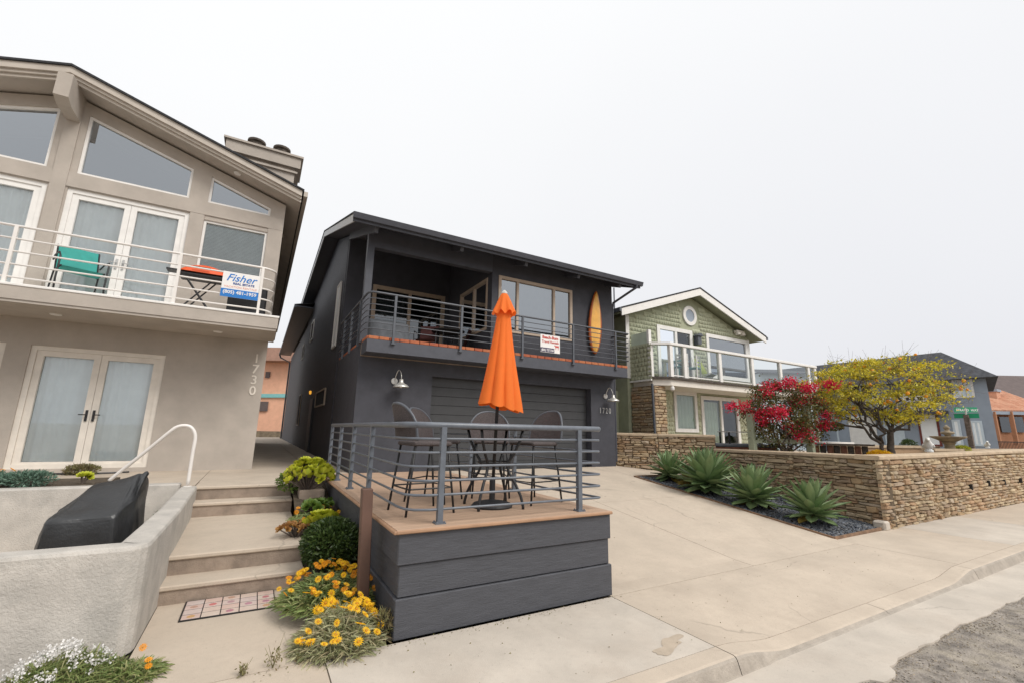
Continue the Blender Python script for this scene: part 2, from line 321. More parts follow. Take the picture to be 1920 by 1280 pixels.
    def mesh(s, name, mats, off=None, smooth=False):
        me = bpy.data.meshes.new(name); vs = s.v
        if off is not None: vs = [(x-off[0], y-off[1], z-off[2]) for x, y, z in vs]
        me.from_pydata(vs, [], s.f)
        for m in ([mats] if isinstance(mats, str) else mats): me.materials.append(mm(m))
        if len(me.materials) > 1: me.polygons.foreach_set('material_index', s.m)
        if smooth: me.polygons.foreach_set('use_smooth', [True]*len(me.polygons))
        bm = bmesh.new(); bm.from_mesh(me); bmesh.ops.recalc_face_normals(bm, faces=bm.faces); bm.to_mesh(me); bm.free()
        return me
    def build(s, name, mats, parent=None, smooth=False, local=False):
        return link(name, s.mesh(name, mats, None if local or parent is None else wloc(parent), smooth), parent)
def copy_tree(o, parent=None):
    c = o.copy(); COL.objects.link(c); c.parent = parent
    for ch in list(o.children): copy_tree(ch, c)
    return c
def struct(o): o['kind'] = 'structure'; return o
def stuff(o): o['kind'] = 'stuff'; return o
def text(name, body, size, m, parent, org, ux, uy, extrude=0.003, shear=0.0, bold=0.0, sx=1.0, align='LEFT'):
    c = bpy.data.curves.new(name, 'FONT'); c.body = body; c.size = size; c.extrude = extrude; c.shear = shear; c.offset = bold; c.align_x = align; c.resolution_u = 3
    o = bpy.data.objects.new('t', c); COL.objects.link(o)
    me = bpy.data.meshes.new_from_object(o.evaluated_get(bpy.context.evaluated_depsgraph_get()))
    bpy.data.objects.remove(o); bpy.data.curves.remove(c)
    ux, uy = Vector(ux).normalized(), Vector(uy).normalized(); uz = ux.cross(uy)
    off = Vector(org)-(wloc(parent) if parent is not None else Vector((0, 0, 0)))
    for v in me.vertices: v.co = off+ux*v.co.x*sx+uy*v.co.y+uz*v.co.z
    me.materials.clear(); me.materials.append(mm(m)); me.name = name
    return link(name, me, parent)
def window(parent, axis, w, u0, u1, v0, v1, frame, pane='glass_clear', fw_=0.06, fd=0.07, mull=(), out=-1, name='window', rails=(), inset=0.035, curtain=None):
    """framed window in an opening; axis 'y': faces -Y at w (out=-1); mull/rails: extra bar centres. Panes are sub-parts."""
    s = MB(); a, b = sorted((w+out*0.02, w-out*fd))
    def B(p, q, r, t, d0=a, d1=b):
        if axis == 'y': s.box(p, q, d0, d1, r, t)
        else: s.box(d0, d1, p, q, r, t)
    B(u0, u0+fw_, v0, v1); B(u1-fw_, u1, v0, v1); B(u0+fw_, u1-fw_, v0, v0+fw_); B(u0+fw_, u1-fw_, v1-fw_, v1)
    us = [u0+fw_]; mw = fw_*0.8
    for m in mull: B(m-mw/2, m+mw/2, v0+fw_, v1-fw_, a+0.008, b-0.004); us += [m-mw/2, m+mw/2]
    us.append(u1-fw_)
    for r in rails: B(u0+fw_, u1-fw_, r-0.012, r+0.012, a+0.012, b-0.012)
    o = s.build(name, frame, parent)
    for i in range(0, len(us), 2):
        p = MB(); g = w-out*inset
        if axis == 'y': p.quad((us[i], g, v0+fw_), (us[i+1], g, v0+fw_), (us[i+1], g, v1-fw_), (us[i], g, v1-fw_))
        else: p.quad((g, us[i], v0+fw_), (g, us[i+1], v0+fw_), (g, us[i+1], v1-fw_), (g, us[i], v1-fw_))
        p.build('pane', pane, o)
    if curtain:
        c = MB(); ww = w-out*0.075; amp = 0.02
        def fn(u, v):
            x = u0+fw_+(u1-u0-2*fw_)*u; d = ww+amp*math.sin(x*38+math.sin(x*7)*2)*(1-0.3*v)
            return (x, d, v0+(v1-v0)*v) if axis == 'y' else (d, x, v0+(v1-v0)*v)
        c.grid(fn, int((u1-u0)*40), 1); c.build('curtain', curtain, o, smooth=True)
    return o
def arrmesh(name, verts, faces, m, parent=None, off=None, smooth=False):
    """verts (n,3), faces (k,3|4) numpy arrays -> object"""
    me = bpy.data.meshes.new(name); v = np.asarray(verts, dtype=np.float32)
    if parent is not None: v = v-np.array(wloc(parent), dtype=np.float32)
    f = np.asarray(faces, dtype=np.int32); k = f.shape[1]
    me.vertices.add(len(v)); me.vertices.foreach_set('co', v.ravel()); me.loops.add(f.size); me.loops.foreach_set('vertex_index', f.ravel())
    me.polygons.add(len(f)); me.polygons.foreach_set('loop_start', np.arange(0, f.size, k, dtype=np.int32))
    me.polygons.foreach_set('loop_total', np.full(len(f), k, dtype=np.int32))
    me.materials.append(mm(m)); me.update(calc_edges=True); me.validate()
    return link(name, me, parent)
def norm(a): return a/np.maximum(1e-9, np.linalg.norm(a, axis=-1, keepdims=True))
def leaves(pts, dirs, length, width, fold=0.25, droop=0.0):
    """diamond leaves, two triangles each: base, left, tip, right"""
    n = len(pts); dirs = norm(dirs); r = rng.normal(size=(n, 3)); side = norm(np.cross(dirs, r)); nor = norm(np.cross(side, dirs))
    nor *= np.sign(nor[:, 2:3]+1e-6)
    L = np.broadcast_to(np.asarray(length), (n,))[:, None]; Wd = np.broadcast_to(np.asarray(width), (n,))[:, None]
    mid = pts+dirs*L*0.45+nor*Wd*fold
    tip = pts+dirs*L-np.array([0, 0, 1])*L*droop
    v = np.stack([pts, mid+side*Wd*0.5, tip, mid-side*Wd*0.5], 1).reshape(-1, 3)
    b = np.arange(n)[:, None]*4
    return v, np.concatenate([b+np.array([0, 1, 2]), b+np.array([0, 2, 3])], 1).reshape(-1, 3)
def blades(pts, dirs, length, width, arch=0.5):
    """narrow arching blades, 3 segments"""
    n = len(pts); dirs = norm(dirs); r = rng.normal(size=(n, 3)); r[:, 2] *= 0.2; side = norm(np.cross(dirs, r))
    L = np.broadcast_to(np.asarray(length), (n,))[:, None]; Wd = np.broadcast_to(np.asarray(width), (n,))[:, None]
    up = np.array([0, 0, 1.0]); rows = []
    for t, wd in ((0, 0.5), (0.45, 1.0), (0.8, 0.8)):
        c = pts+dirs*L*t-up*L*arch*t*t*0.6
        rows += [c-side*Wd*wd*0.5, c+side*Wd*wd*0.5]
    rows.append(pts+dirs*L-up*L*arch*0.6)
    v = np.stack(rows, 1).reshape(-1, 3); b = np.arange(n)[:, None]*7
    f = np.concatenate([b+np.array(t) for t in ((0, 1, 3), (0, 3, 2), (2, 3, 5), (2, 5, 4), (4, 5, 6))], 1).reshape(-1, 3)
    return v, f
def rdirs(n, up=0.4):
    d = rng.normal(size=(n, 3)); d = norm(d); d[:, 2] += up; return norm(d)
def pebbles(n, pos, smin, smax, flat=0.5):
    """squashed octahedra"""
    base = np.array([(1, 0, 0), (0, 1, 0), (-1, 0, 0), (0, -1, 0), (0.2, 0.1, 1), (0, 0, -1)], float)
    s = rng.uniform(smin, smax, (n, 1, 1)); sc = rng.uniform(0.6, 1.3, (n, 1, 3))*np.array([1, 1, flat]); v = base[None]*sc*s
    a = rng.uniform(0, 6.28, n); ca, sa = np.cos(a)[:, None], np.sin(a)[:, None]
    x = v[:, :, 0]*ca-v[:, :, 1]*sa; y = v[:, :, 0]*sa+v[:, :, 1]*ca; tl = rng.normal(0, 0.35, (n, 1))
    z = v[:, :, 2]+x*tl
    v = np.stack([x, y, z], 2)+pos[:, None]
    f = np.array([(0, 1, 4), (1, 2, 4), (2, 3, 4), (3, 0, 4), (1, 0, 5), (2, 1, 5), (3, 2, 5), (0, 3, 5)])
    return v.reshape(-1, 3), (np.arange(n)[:, None, None]*6+f[None]).reshape(-1, 3)
# ================================================================= ground, street, pavement
SLOPE = 0.124
def drz(y): return max(0.0, (y-4.2)*SLOPE)
def sheet(name, m, x0, x1, y0, y1, z): return struct(MB().quad((x0, y0, z), (x1, y0, z), (x1, y1, z), (x0, y1, z)).build(name, m))
sheet('ground', 'earth', -700, 700, -700, 700, -0.18)
# asphalt road: crowned sheet with a worn surface
s = MB()
def roadz(x, y): return -0.118+0.008*math.sin(x*2.1+y*3)*math.sin(y*4.3+x)+0.004*math.sin(9*x+2*y)*math.sin(8*y)
s.grid(lambda u, v: (-14+40*u, -9+11.06*v, roadz(-14+40*u, -9+11.06*v)), 130, 46)
s.grid(lambda u, v: (24.5+10*u, 2+70*v, -0.02), 2, 2)
struct(s.build('road', 'asphalt', smooth=True))
def sst(a, b, x): t = min(1, max(0, (x-a)/(b-a))); return t*t*(3-2*t)
# concrete gutter with a ragged edge against the asphalt
s = MB(); N = 700; row = []
for i in range(N+1):
    x = -14+40*i/N
    rag = 2.02+0.02*math.sin(x*1.3)+0.012*math.sin(x*5.1)+0.008*math.sin(x*13.7+1)+random.uniform(-0.007, 0.007)-0.09*sst(4.40, 4.48, x)*(1-sst(4.72, 4.78, x))
    row.append((x, rag))
for i in range(N):
    (xa, ya), (xb, yb) = row[i], row[i+1]
    s.quad((xa, ya, -0.104), (xb, yb, -0.104), (xb, 2.6, -0.122), (xa, 2.6, -0.122)); s.quad((xa, ya, -0.104), (xa, ya, -0.2), (xb, yb, -0.2), (xb, yb, -0.104))
struct(s.build('gutter', 'concrete_pale'))
n = 9000; gx = rng.uniform(2.5, 12, n); gy = 2.03-np.abs(rng.normal(0, 0.13, n))*rng.integers(0, 2, n)-rng.uniform(0, 1.2, n)**1.5*rng.integers(0, 2, n)
gz = np.array([roadz(a, b) for a, b in zip(gx, gy)])
v, f = pebbles(n, np.stack([gx, gy, gz+0.001], 1), 0.002, 0.010, 0.5); stuff(arrmesh('loose_gravel', v, f, 'gravel_tan'))
bpy.data.objects['loose_gravel']['label'] = 'loose tan gravel along the broken asphalt edge'; bpy.data.objects['loose_gravel']['category'] = 'gravel'
# kerb with a dropped section at the driveway
def sst(a, b, x): t = min(1, max(0, (x-a)/(b-a))); return t*t*(3-2*t)
def kdrop(x): return 0.088*sst(3.62, 4.35, x)*(1-sst(8.05, 8.85, x))
kerb = struct(link('kerb', None, None, (0, 2.6, 0)))
def kerb_piece(x0, x1):
    s = MB(); n = max(2, int((x1-x0)/0.12)); xs = [x0+0.004+(x1-x0-0.008)*i/n for i in range(n+1)]
    prof = lambda x: [(2.50, -0.13), (2.515+0.02*(kdrop(x) > 0.05), -0.112), (2.548-0.05*kdrop(x)/0.088*0, -kdrop(x)-0.022), (2.562, -kdrop(x)-0.006), (2.585, -kdrop(x)), (2.74, -kdrop(x)*0.86), (2.74, -0.2)]
    vs = [(x, y, z) for x in xs for y, z in prof(x)]; m = 7
    s.add(vs, [(i*m+j, (i+1)*m+j, (i+1)*m+j+1, i*m+j+1) for i in range(n) for j in range(m-1)])
    s.m = [1 if (k % (m-1)) < 3 else 0 for k in range(len(s.f))]; s.build('kerb_stone', ['concrete', 'kerb_concrete'], kerb)
kx = [-14, -11, -8, -5, -2, 0.6, 3.58, 6.2, 8.85, 11.6, 14.4, 17.2, 20, 23.5]
for a, b in zip(kx, kx[1:]): kerb_piece(a, b)
# pavement slabs
pav = struct(link('pavement', None, None, (0, 3.4, 0)))
def slab(x0, x1, y0, y1, m='concrete', par=None, zf=None, name='slab', th=0.1, nx=10, ny=5):
    s = MB(); g = 0.005; x0 += g; x1 -= g; y0 += g; y1 -= g; zf = zf or (lambda x, y: 0.0)
    s.grid(lambda u, v: (x0+(x1-x0)*u, y0+(y1-y0)*v, zf(x0+(x1-x0)*u, y0+(y1-y0)*v)), nx, ny)
    P = [(x0, y0), (x1, y0), (x1, y1), (x0, y1)]
    for i in range(4):
        (xa, ya), (xb, yb) = P[i], P[(i+1) % 4]; k = nx if i % 2 == 0 else ny
        for q in range(k):
            t0, t1 = q/k, (q+1)/k; a = (xa+(xb-xa)*t0, ya+(yb-ya)*t0); b = (xa+(xb-xa)*t1, ya+(yb-ya)*t1)
            s.quad((*a, zf(*a)), (*b, zf(*b)), (*b, zf(*b)-th), (*a, zf(*a)-th))
    return s.build(name, m, par)
def pz(x, y): return -kdrop(x)*0.86*(1-sst(2.75, 3.75, y))
px = [-14, -11, -8, -5, -2.2, 0.66, 3.58, 8.98, 11.5, 14.4, 17.2, 20, 23.5]
for i, (a, b) in enumerate(zip(px, px[1:])):
    slab(a, b, 2.742, 4.02 if b < 9 else 4.33, 'concrete_pale' if i in (5, 8, 11) else 'concrete', pav, pz, nx=max(6, int((b-a)*6)), ny=8)
sheet('joint_bed', 'soil', -14, 23.5, 2.6, 4.4, -0.112)
st = MB(); c_ = at(1255, 1208, Z=0.0)
def blob(k): a = 2*math.pi*k/40; r_ = 1+0.28*math.sin(2*a+0.5)+0.16*math.sin(5*a)+0.08*math.sin(9*a+2); return (c_.x+0.20*r_*math.cos(a), c_.y+0.085*r_*math.sin(a)+0.05*math.cos(a), 0.003)
st.add([blob(k) for k in range(40)], [tuple(range(40))]); st.build('stain', 'concrete_stain', pav)
# driveway: sloping slabs
drv = struct(link('driveway', None, None, (6, 7, 0)))
dz = lambda x, y: drz(y)
for x0, x1 in ((3.58, 6.15), (6.15, 8.985)):
    for y0, y1 in ((4.02, 7.2), (7.2, 10.4)): slab(x0, x1, y0, y1, 'concrete', drv, dz, ny=12)
slab(8.985, 11.4, 9.06, 10.9, 'concrete', drv, dz); slab(1.2, 3.58, 9.28, 10.4, 'concrete', drv, lambda x, y: 0.74)
# walkway, steps, terrace on the left
wk = struct(link('walkway', None, None, (0, 5, 0)))
slab(-0.64, 0.66, 4.02, 5.84, 'concrete', wk, lambda x, y: 0.0)
stp = struct(link('steps', None, None, (0, 7, 0)))
SZ = [(5.81, 0.18), (6.16, 0.38), (8.46, 0.585), (8.80, 0.79)]
for i, (y, z) in enumerate(SZ):
    yb = SZ[i+1][0] if i < 3 else 9.6
    s = MB(); s.cur = 0; s.cbox(-0.74, 0.66, y-0.025, yb+0.03, z-0.05, z, 0.012); o = s.build('tread', 'concrete', stp)
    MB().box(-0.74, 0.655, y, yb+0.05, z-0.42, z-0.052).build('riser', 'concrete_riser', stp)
ter = struct(link('terrace', None, None, (-4, 20, 0)))
MB().box(-14, -0.755, 9.02, 45, 0, 0.785).build('terrace_slab', 'concrete', ter)
MB().box(-0.745, 1.2, 9.61, 45, 0, 0.785).build('terrace_slab', 'concrete', ter)
MB().box(1.21, 1.85, 10.4, 45, 0, 0.785).build('terrace_slab', 'concrete', ter)
sheet('verge', 'soil', -14, -0.646, 4.02, 4.75, -0.004)
sheet('sunken_bay', 'concrete', -14, -0.7, 4.7, 9.1, 0.01)
# planting strip beside the steps
s = MB()
def stripz(y): return min(0.78, max(0.02, (y-4.3)*0.165))
s.grid(lambda u, v: (0.64+0.56*u, 4.03+6*v, stripz(4.03+6*v)+0.02*math.sin(9*u+30*v)), 6, 40); struct(s.build('flower_bed', 'soil', smooth=True))
# ---------------------------------------------------------------- grey retaining wall with a sunken bay behind it
rw = thing('retaining_wall', 'low mottled grey concrete retaining wall enclosing the black covered barbecue', 'wall', (-4, 4.8, 0))
def rough_wall(pts, h, th, m, par, name):
    """thick wall following pts (outer line), rounded arris at the top"""
    s = MB(); prof = [(0, 0), (0, h-0.03), (0.012, h-0.008), (0.035, h), (th-0.035, h), (th-0.012, h-0.008), (th, h-0.03), (th, 0)]
    P = [Vector(p) for p in pts]; n = len(P); rows = []
    for i in range(n):
        d0 = (P[i]-P[max(0, i-1)]); d1 = (P[min(n-1, i+1)]-P[i])
        d = (d0.normalized() if d0.length else d1.normalized())+(d1.normalized() if d1.length else d0.normalized()); d.normalize()
        nrm = Vector((-d.y, d.x)); c = max(0.5, d.dot((d1 if d1.length else d0).normalized()))
        rows.append([(P[i].x+nrm.x*o/c, P[i].y+nrm.y*o/c, z) for o, z in prof])
    m_ = len(prof); vs = [v for r_ in rows for v in r_]
    s.add(vs, [(i*m_+j, (i+1)*m_+j, (i+1)*m_+j+1, i*m_+j+1) for i in range(n-1) for j in range(m_-1)]+[tuple(range(m_)), tuple(range((n-1)*m_, n*m_))[::-1]])
    return s.build(name, m, par, smooth=False)
arc = [(-0.80+0.16*math.sin(a), 4.86-0.16*math.cos(a)) for a in (0, 0.4, 0.8, 1.2, 1.57)]
rough_wall([(-14, 4.70), (-7, 4.70), (-3, 4.70)]+arc+[(-0.64, 6.5), (-0.70, 8.80)], 0.80, 0.22, 'concrete_wall', rw, 'wall_face')
MB().cbox(-14, -0.93, 8.80, 9.01, 0, 0.84, 0.02).build('rear_wall', 'concrete_wall', rw)
# white handrail
hr = thing('handrail', 'white bent pipe handrail at the top of the concrete steps', 'handrail', (-0.83, 8.7, 0.8))
def spline(P, k=6):
    P = [Vector(p) for p in P]; Q = [2*P[0]-P[1]]+P+[2*P[-1]-P[-2]]; out_ = []
    for i in range(1, len(Q)-2):
        a, b, c, d = Q[i-1:i+3]
        for j in range(k):
            t = j/k; out_.append(0.5*((2*b)+(c-a)*t+(2*a-5*b+4*c-d)*t*t+(3*b-a-3*c+d)*t**3))
    return out_+[P[-1]]
pts = [at(352, 908, Y=8.75), at(361, 850, Y=8.75), at(366, 822, Y=8.75), at(364, 808, Y=8.75), at(356, 799, Y=8.75), at(344, 797, Y=8.75), at(331, 800, Y=8.76), at(318, 809, Y=8.78), at(270, 848, Y=8.9), at(222, 886, Y=9.05), at(205, 900, Y=9.1)]
MB().tube(spline(pts), 0.026, 10).build('pipe', 'white_rail', hr, smooth=True)
MB().lathe([(0.055, -0.01), (0.055, 0.008), (0.03, 0.012)], (pts[0].x, pts[0].y, 0.80), 14).build('flange', 'white_rail', hr)
# tile mat: a framed panel of printed tiles lying at the foot of the steps
tm = thing('tile_mat', 'mat of printed cream and red tiles lying before the bottom step', 'mat', (0, 5.5, 0))
MB().box(-0.41, 0.37, 5.28, 5.80, 0.001, 0.012).build('backing', 'black_metal', tm)
for i in range(5):
    for j in range(4):
        a, b = -0.40+i*0.153, 5.29+j*0.126
        o = MB().cbox(a+0.004, a+0.149, b+0.007, b+0.119, 0.008, 0.014, 0.002).build('tile', 'tile_cream', tm)
        if random.random() < 0.45: MB().lathe([(0.034, 0), (0.030, 0.0015)], (a+0.076, b+0.063, 0.0142), 9).build('print', 'tile_print', o)
# ================================================================= raised deck
DZ = 0.883
deck = thing('raised_deck', 'raised timber deck with tan planks and dark grey board skirt beside the driveway', 'deck', (2.4, 4.05, 0))
y = 4.03; i = 0
while y < 9.25:
    w = 0.138
    MB().cbox(1.165, 3.605, y if i else y-0.005, y+w-0.005, DZ-0.026, DZ, 0.004).build('plank', 'deck_plank', deck); y += w; i += 1
MB().cbox(1.155, 3.615, 4.0, 4.027, DZ-0.034, DZ-0.001, 0.008).build('nosing', 'deck_nosing', deck)
MB().cbox(1.135, 1.163, 4.0, 9.25, DZ-0.034, DZ-0.001, 0.008).build('nosing', 'deck_nosing', deck)
for k, (z0, z1, o) in enumerate(((0.0, 0.318, 0.0), (0.322, 0.585, -0.022), (0.587, 0.848, 0.004))):
    yf, xl, xr = 4.045-o, 1.195-o, 3.61+(0.010, -0.012, 0.0)[k]
    MB().cbox(xl, xr, yf, yf+0.04, z0, z1, 0.008).build('skirt_board', 'deck_skirt', deck)
    MB().cbox(xl, xl+0.04, yf+0.041, 9.25, z0, z1, 0.008).build('skirt_board', 'deck_skirt', deck)
    MB().cbox(xr-0.042, xr-0.002, yf+0.041, 9.25, z0, z1, 0.008).build('skirt_board', 'deck_skirt', deck)
MB().box(1.25, 3.55, 4.1, 9.2, 0.0, 0.84).build('framing', 'room_dark', deck)
rail = link('railing', None, deck); XL, XR, YF = 1.275, 3.52, 4.157
def path(z, r=0.05, back=9.2, backr=9.0):
    p = [(XL, back, z), (XL, YF+0.32, z), (XL+0.025, YF+0.14, z), (XL+0.09, YF+0.05, z), (XL+0.22, YF, z)]
    return p+[(XR+0.02, YF, z), (XR+0.055, YF+0.02, z), (XR+0.05, YF+0.06, z), (XR-0.05, YF+0.9, z), (XR-0.05, backr, z)]
MB().tube(path(1.79), 0.031, 10).build('top_rail', 'rail_grey', rail, smooth=True)
for k in range(6): MB().tube(path(1.66-0.13*k), 0.0125, 8).build('rail', 'rail_grey', rail, smooth=True)
def dpost(x, y):
    s = MB(); s.box(x-0.026, x+0.026, y-0.026, y+0.026, DZ, 1.775); s.box(x-0.05, x+0.05, y-0.05, y+0.05, DZ, DZ+0.012)
    for a in (-1, 1):
        for b in (-1, 1): s.lathe([(0.008, 0), (0.008, 0.012), (0.004, 0.016)], (x+a*0.038, y+b*0.038, DZ+0.010), 6)
    s.build('post', 'rail_grey', rail)
for x, yy in ((1.60, YF), (3.26, YF), (XL, 5.75), (XL, 6.95), (XL, 8.1), (XL, 9.17), (XR-0.05, 6.0), (XR-0.05, 7.6), (XR-0.05, 8.98)): dpost(x, yy)
# ---------------------------------------------------------------- bar table, parasol, bar chairs
TX, TY = 2.50, 4.80
tb = thing('bar_table', 'round black metal bar table with curved legs under the orange parasol', 'table', (TX, TY, DZ))
s = MB(); s.lathe([(0.02, 0.87), (0.40, 0.87), (0.42, 0.88), (0.42, 0.905), (0.40, 0.91), (0.02, 0.912)], (0, 0, 0), 32); s.build('table_top', 'black_metal', tb, local=True)
for k in range(4):
    a = R(38+90*k); c, d = math.cos(a), math.sin(a)
    prof = [(0.36, 0.87), (0.33, 0.76), (0.25, 0.60), (0.19, 0.52), (0.17, 0.46), (0.20, 0.38), (0.27, 0.28), (0.345, 0.14), (0.375, 0.03), (0.375, 0)]
    MB().tube([(c*r, d*r, z) for r, z in prof], 0.017, 8).build('leg', 'black_metal', tb, smooth=True, local=True)
ring = [(0.19*math.cos(t), 0.19*math.sin(t), 0.5) for t in np.linspace(0, 2*math.pi, 25)]
MB().tube(ring, 0.009, 6).build('ring', 'black_metal', tb, smooth=True, local=True)
um = thing('patio_umbrella', 'closed orange parasol standing through the bar table on the deck', 'umbrella', (TX, TY, DZ))
s = MB(); s.lathe([(0.02, 0), (0.235, 0), (0.24, 0.018), (0.215, 0.045), (0.13, 0.065), (0.05, 0.075), (0.034, 0.085), (0.034, 0.30), (0.028, 0.31)], (-0.02, -0.01, 0), 28); s.build('base', 'black_metal', um, smooth=False, local=True)
top = Vector((0.085, 0.0, 2.60))
MB().tube([(-0.02, -0.01, 0.08), (0.03, 0, 1.3), top*0.985], 0.02, 10).build('pole', 'black_metal', um, smooth=True, local=True)
s = MB(); nA, nZ = 128, 34
def canopy(u, v):
    # v=0 top, 1 hem ; eight folded ribs make deep pleats that open towards the hem
    a = 2*math.pi*u; z = 2.34-1.21*v
    r = 0.082+0.170*v**1.2
    ph = 0.5*math.sin(a+0.7)+0.25*math.sin(3*a); pl = 1-2*abs(math.sin(3.5*a+ph*1.5+0.3*v))**0.62; pl2 = math.sin(3*a+1.0+1.2*v)
    r *= 1-(0.05+0.24*v)*pl*0.55+0.09*v*pl2
    hem = -0.03*abs(math.sin(3.5*a+ph*1.5+0.3))*v**6+0.05*math.sin(a-1.2)*v**8+0.03
    cx = 0.085*(0.5+0.5*(1-v)); tw = 0.35*v*math.sin(a*2)
    return (cx+r*math.cos(a+tw*0.2), r*0.92*math.sin(a+tw*0.2), z+hem)
s.grid(canopy, nA, nZ); s.build('canopy', 'umbrella_orange', um, smooth=True, local=True)
s = MB()
def vent(u, v):
    a = 2*math.pi*u; r = 0.035+0.105*v**0.8; r *= 1+0.13*v*math.sin(8*a+0.5); return (0.085+r*math.cos(a), r*math.sin(a), 2.59-0.27*v+0.025*v*v*math.cos(8*a))
s.grid(vent, 96, 10); s.build('vent', 'umbrella_orange', um, smooth=True, local=True)
MB().lathe([(0.01, 0), (0.04, 0), (0.04, 0.018), (0.025, 0.035), (0.012, 0.05)], (0.085, 0, 2.585), 14).build('finial', 'silver', um, local=True)
def make_chair():
    t = thing('bar_chair', '', 'chair')       # faces +Y
    s = MB()
    s.cbox(-0.23, 0.23, -0.21, 0.24, 0.69, 0.735, 0.015); s.build('seat', 'wicker', t, local=True)
    # woven shell back with arched top
    s = MB(); nu, nv = 20, 12
    def bk(u, v, o=0.0):
        a = (u-0.5)*2; w = 0.29*(1-0.02*v); x = a*w
        ztop = 0.75+0.385*math.sqrt(max(0.0, 1-abs(a)**2.6*0.78)); z = 0.75+(ztop-0.75)*v
        yy = -0.245-0.11*v+0.13*a*a*(0.35+0.65*v)+o
        return (x, yy, z)
    s.grid(lambda u, v: bk(u, v, 0.012), nu, nv); s.grid(lambda u, v: bk(u, v, -0.012), nu, nv); s.build('backrest', 'wicker', t, smooth=True, local=True)
    rim = [bk(0, v/6) for v in range(6)]+[bk(u/20, 1) for u in range(21)]+[bk(1, v/6) for v in range(5, -1, -1)]
    MB().tube(rim, 0.015, 7).build('back_frame', 'rail_dark', t, smooth=True, local=True)
    for sx_, sy in ((-1, -1), (1, -1), (-1, 1), (1, 1)):
        MB().tube([(sx_*0.20, sy*0.19+0.01, 0.70), (sx_*0.245, sy*0.27+0.01, 0)], 0.0125, 7).build('leg', 'black_metal', t, smooth=True, local=True)
    z = 0.26; q = [(-0.23, -0.235, z), (0.23, -0.235, z), (0.23, 0.255, z), (-0.23, 0.255, z), (-0.23, -0.235, z)]
    MB().tube(q, 0.009, 6).build('footrest', 'black_metal', t, local=True)
    return t
c0 = make_chair()
spots = [(1.63, 4.83, -84, 'black wicker bar chair at the corner post end of the deck, nearest the brown post'),
         (2.02, 5.50, -138, 'black wicker bar chair between the corner chair and the chair behind the parasol pole'),
         (2.86, 5.62, 158, 'black wicker bar chair directly behind the parasol pole, back to the garage'),
         (3.16, 4.96, 102, 'black wicker bar chair on the driveway side of the bar table')]
for i, (x, yy, a, lab) in enumerate(spots):
    c = c0 if i == 0 else copy_tree(c0); c.location = (x, yy, DZ); c.rotation_euler = (0, 0, R(a)); tag(c, lab, 'chair', 'bar chairs round the bar table')
# brown post
bp = at(684, 1135, Y=4.62); s = MB(); s.cbox(0.985, 1.085, 4.57, 4.67, 0.0, 1.17, 0.006)
o = s.build('wood_post', 'brown_post'); tag(o, 'square reddish brown post standing in the flowers beside the deck', 'post')
# brown post leans very slightly
for v in o.data.vertices: v.co.x += 0.04*(0.6-v.co.z)
# ---------------------------------------------------------------- covered barbecue
gc = thing('covered_barbecue', 'barbecue under a slack black fabric cover behind the grey wall', 'barbecue', (-1.35, 6.6, 0.01))
from mathutils import noise as mno
P8 = dict(bfl=(-1.80, 6.12, 0.02), bfr=(-1.06, 6.14, 0.02), bbr=(-1.02, 7.08, 0.02), bbl=(-1.74, 7.08, 0.02), sfl=(-1.66, 6.19, 0.79), sfr=(-1.16, 6.17, 0.81), sr=(-1.05, 6.52, 0.95),
          rl=(-1.50, 6.80, 1.08), rr=(-1.14, 6.80, 1.165), rk=(-1.055, 6.86, 1.20), bl=(-1.60, 7.03, 0.97), br=(-1.05, 7.05, 1.02), sl=(-1.72, 6.55, 0.86))
kk = list(P8); me = bpy.data.meshes.new('cover')
FC = [('bfl', 'bfr', 'sfr', 'sfl'), ('sfl', 'sfr', 'rr', 'rl'), ('sfr', 'sr', 'rk', 'rr'), ('bfr', 'bbr', 'sr', 'sfr'), ('sr', 'bbr', 'br', 'rk'), ('rl', 'rr', 'br', 'bl'), ('rr', 'rk', 'br'), ('sfl', 'rl', 'sl'), ('sl', 'rl', 'bl'), ('bfl', 'sfl', 'sl'), ('bfl', 'sl', 'bl', 'bbl'), ('bbl', 'bl', 'br', 'bbr')]
me.from_pydata([P8[k] for k in kk], [], [tuple(kk.index(c) for c in f) for f in FC])
bm = bmesh.new(); bm.from_mesh(me); bmesh.ops.recalc_face_normals(bm, faces=bm.faces)
bmesh.ops.bevel(bm, geom=list(bm.edges), offset=0.03, segments=2, profile=0.6, affect='EDGES')
bmesh.ops.triangulate(bm, faces=bm.faces); bmesh.ops.subdivide_edges(bm, edges=bm.edges, cuts=4, use_grid_fill=True); bm.normal_update()
gl = wloc(gc)
for v in bm.verts:
    c = v.co; hang = max(0.0, 1-c.z/0.8); w = 0.040*mno.noise(Vector((c.x*3.6, c.y*3.6, c.z*1.6)))+0.012*mno.noise(Vector((c.x*11, c.y*11, c.z*3)))+0.035*hang*math.sin(c.x*19+c.y*17+2*c.z)
    w -= 0.016*math.exp(-((c.x+1.05+0.55*(c.z-0.8)-0.25*(c.y-6.2))/0.018)**2)+0.012*math.exp(-((c.x+1.35-0.5*(c.y-6.2))/0.015)**2)
    v.co += v.normal*w
for v in bm.verts: v.co -= gl
bm.to_mesh(me); bm.free(); me.materials.append(mm('black_cover')); me.polygons.foreach_set('use_smooth', [True]*len(me.polygons)); link('cover', me, gc)
for sx_ in (-0.24, 0.24):
    MB().tube([(-1.34+sx_-0.03, 6.9, 0.08), (-1.34+sx_+0.03, 6.9, 0.08)], 0.08, 12).build('wheel', 'black_metal', gc)
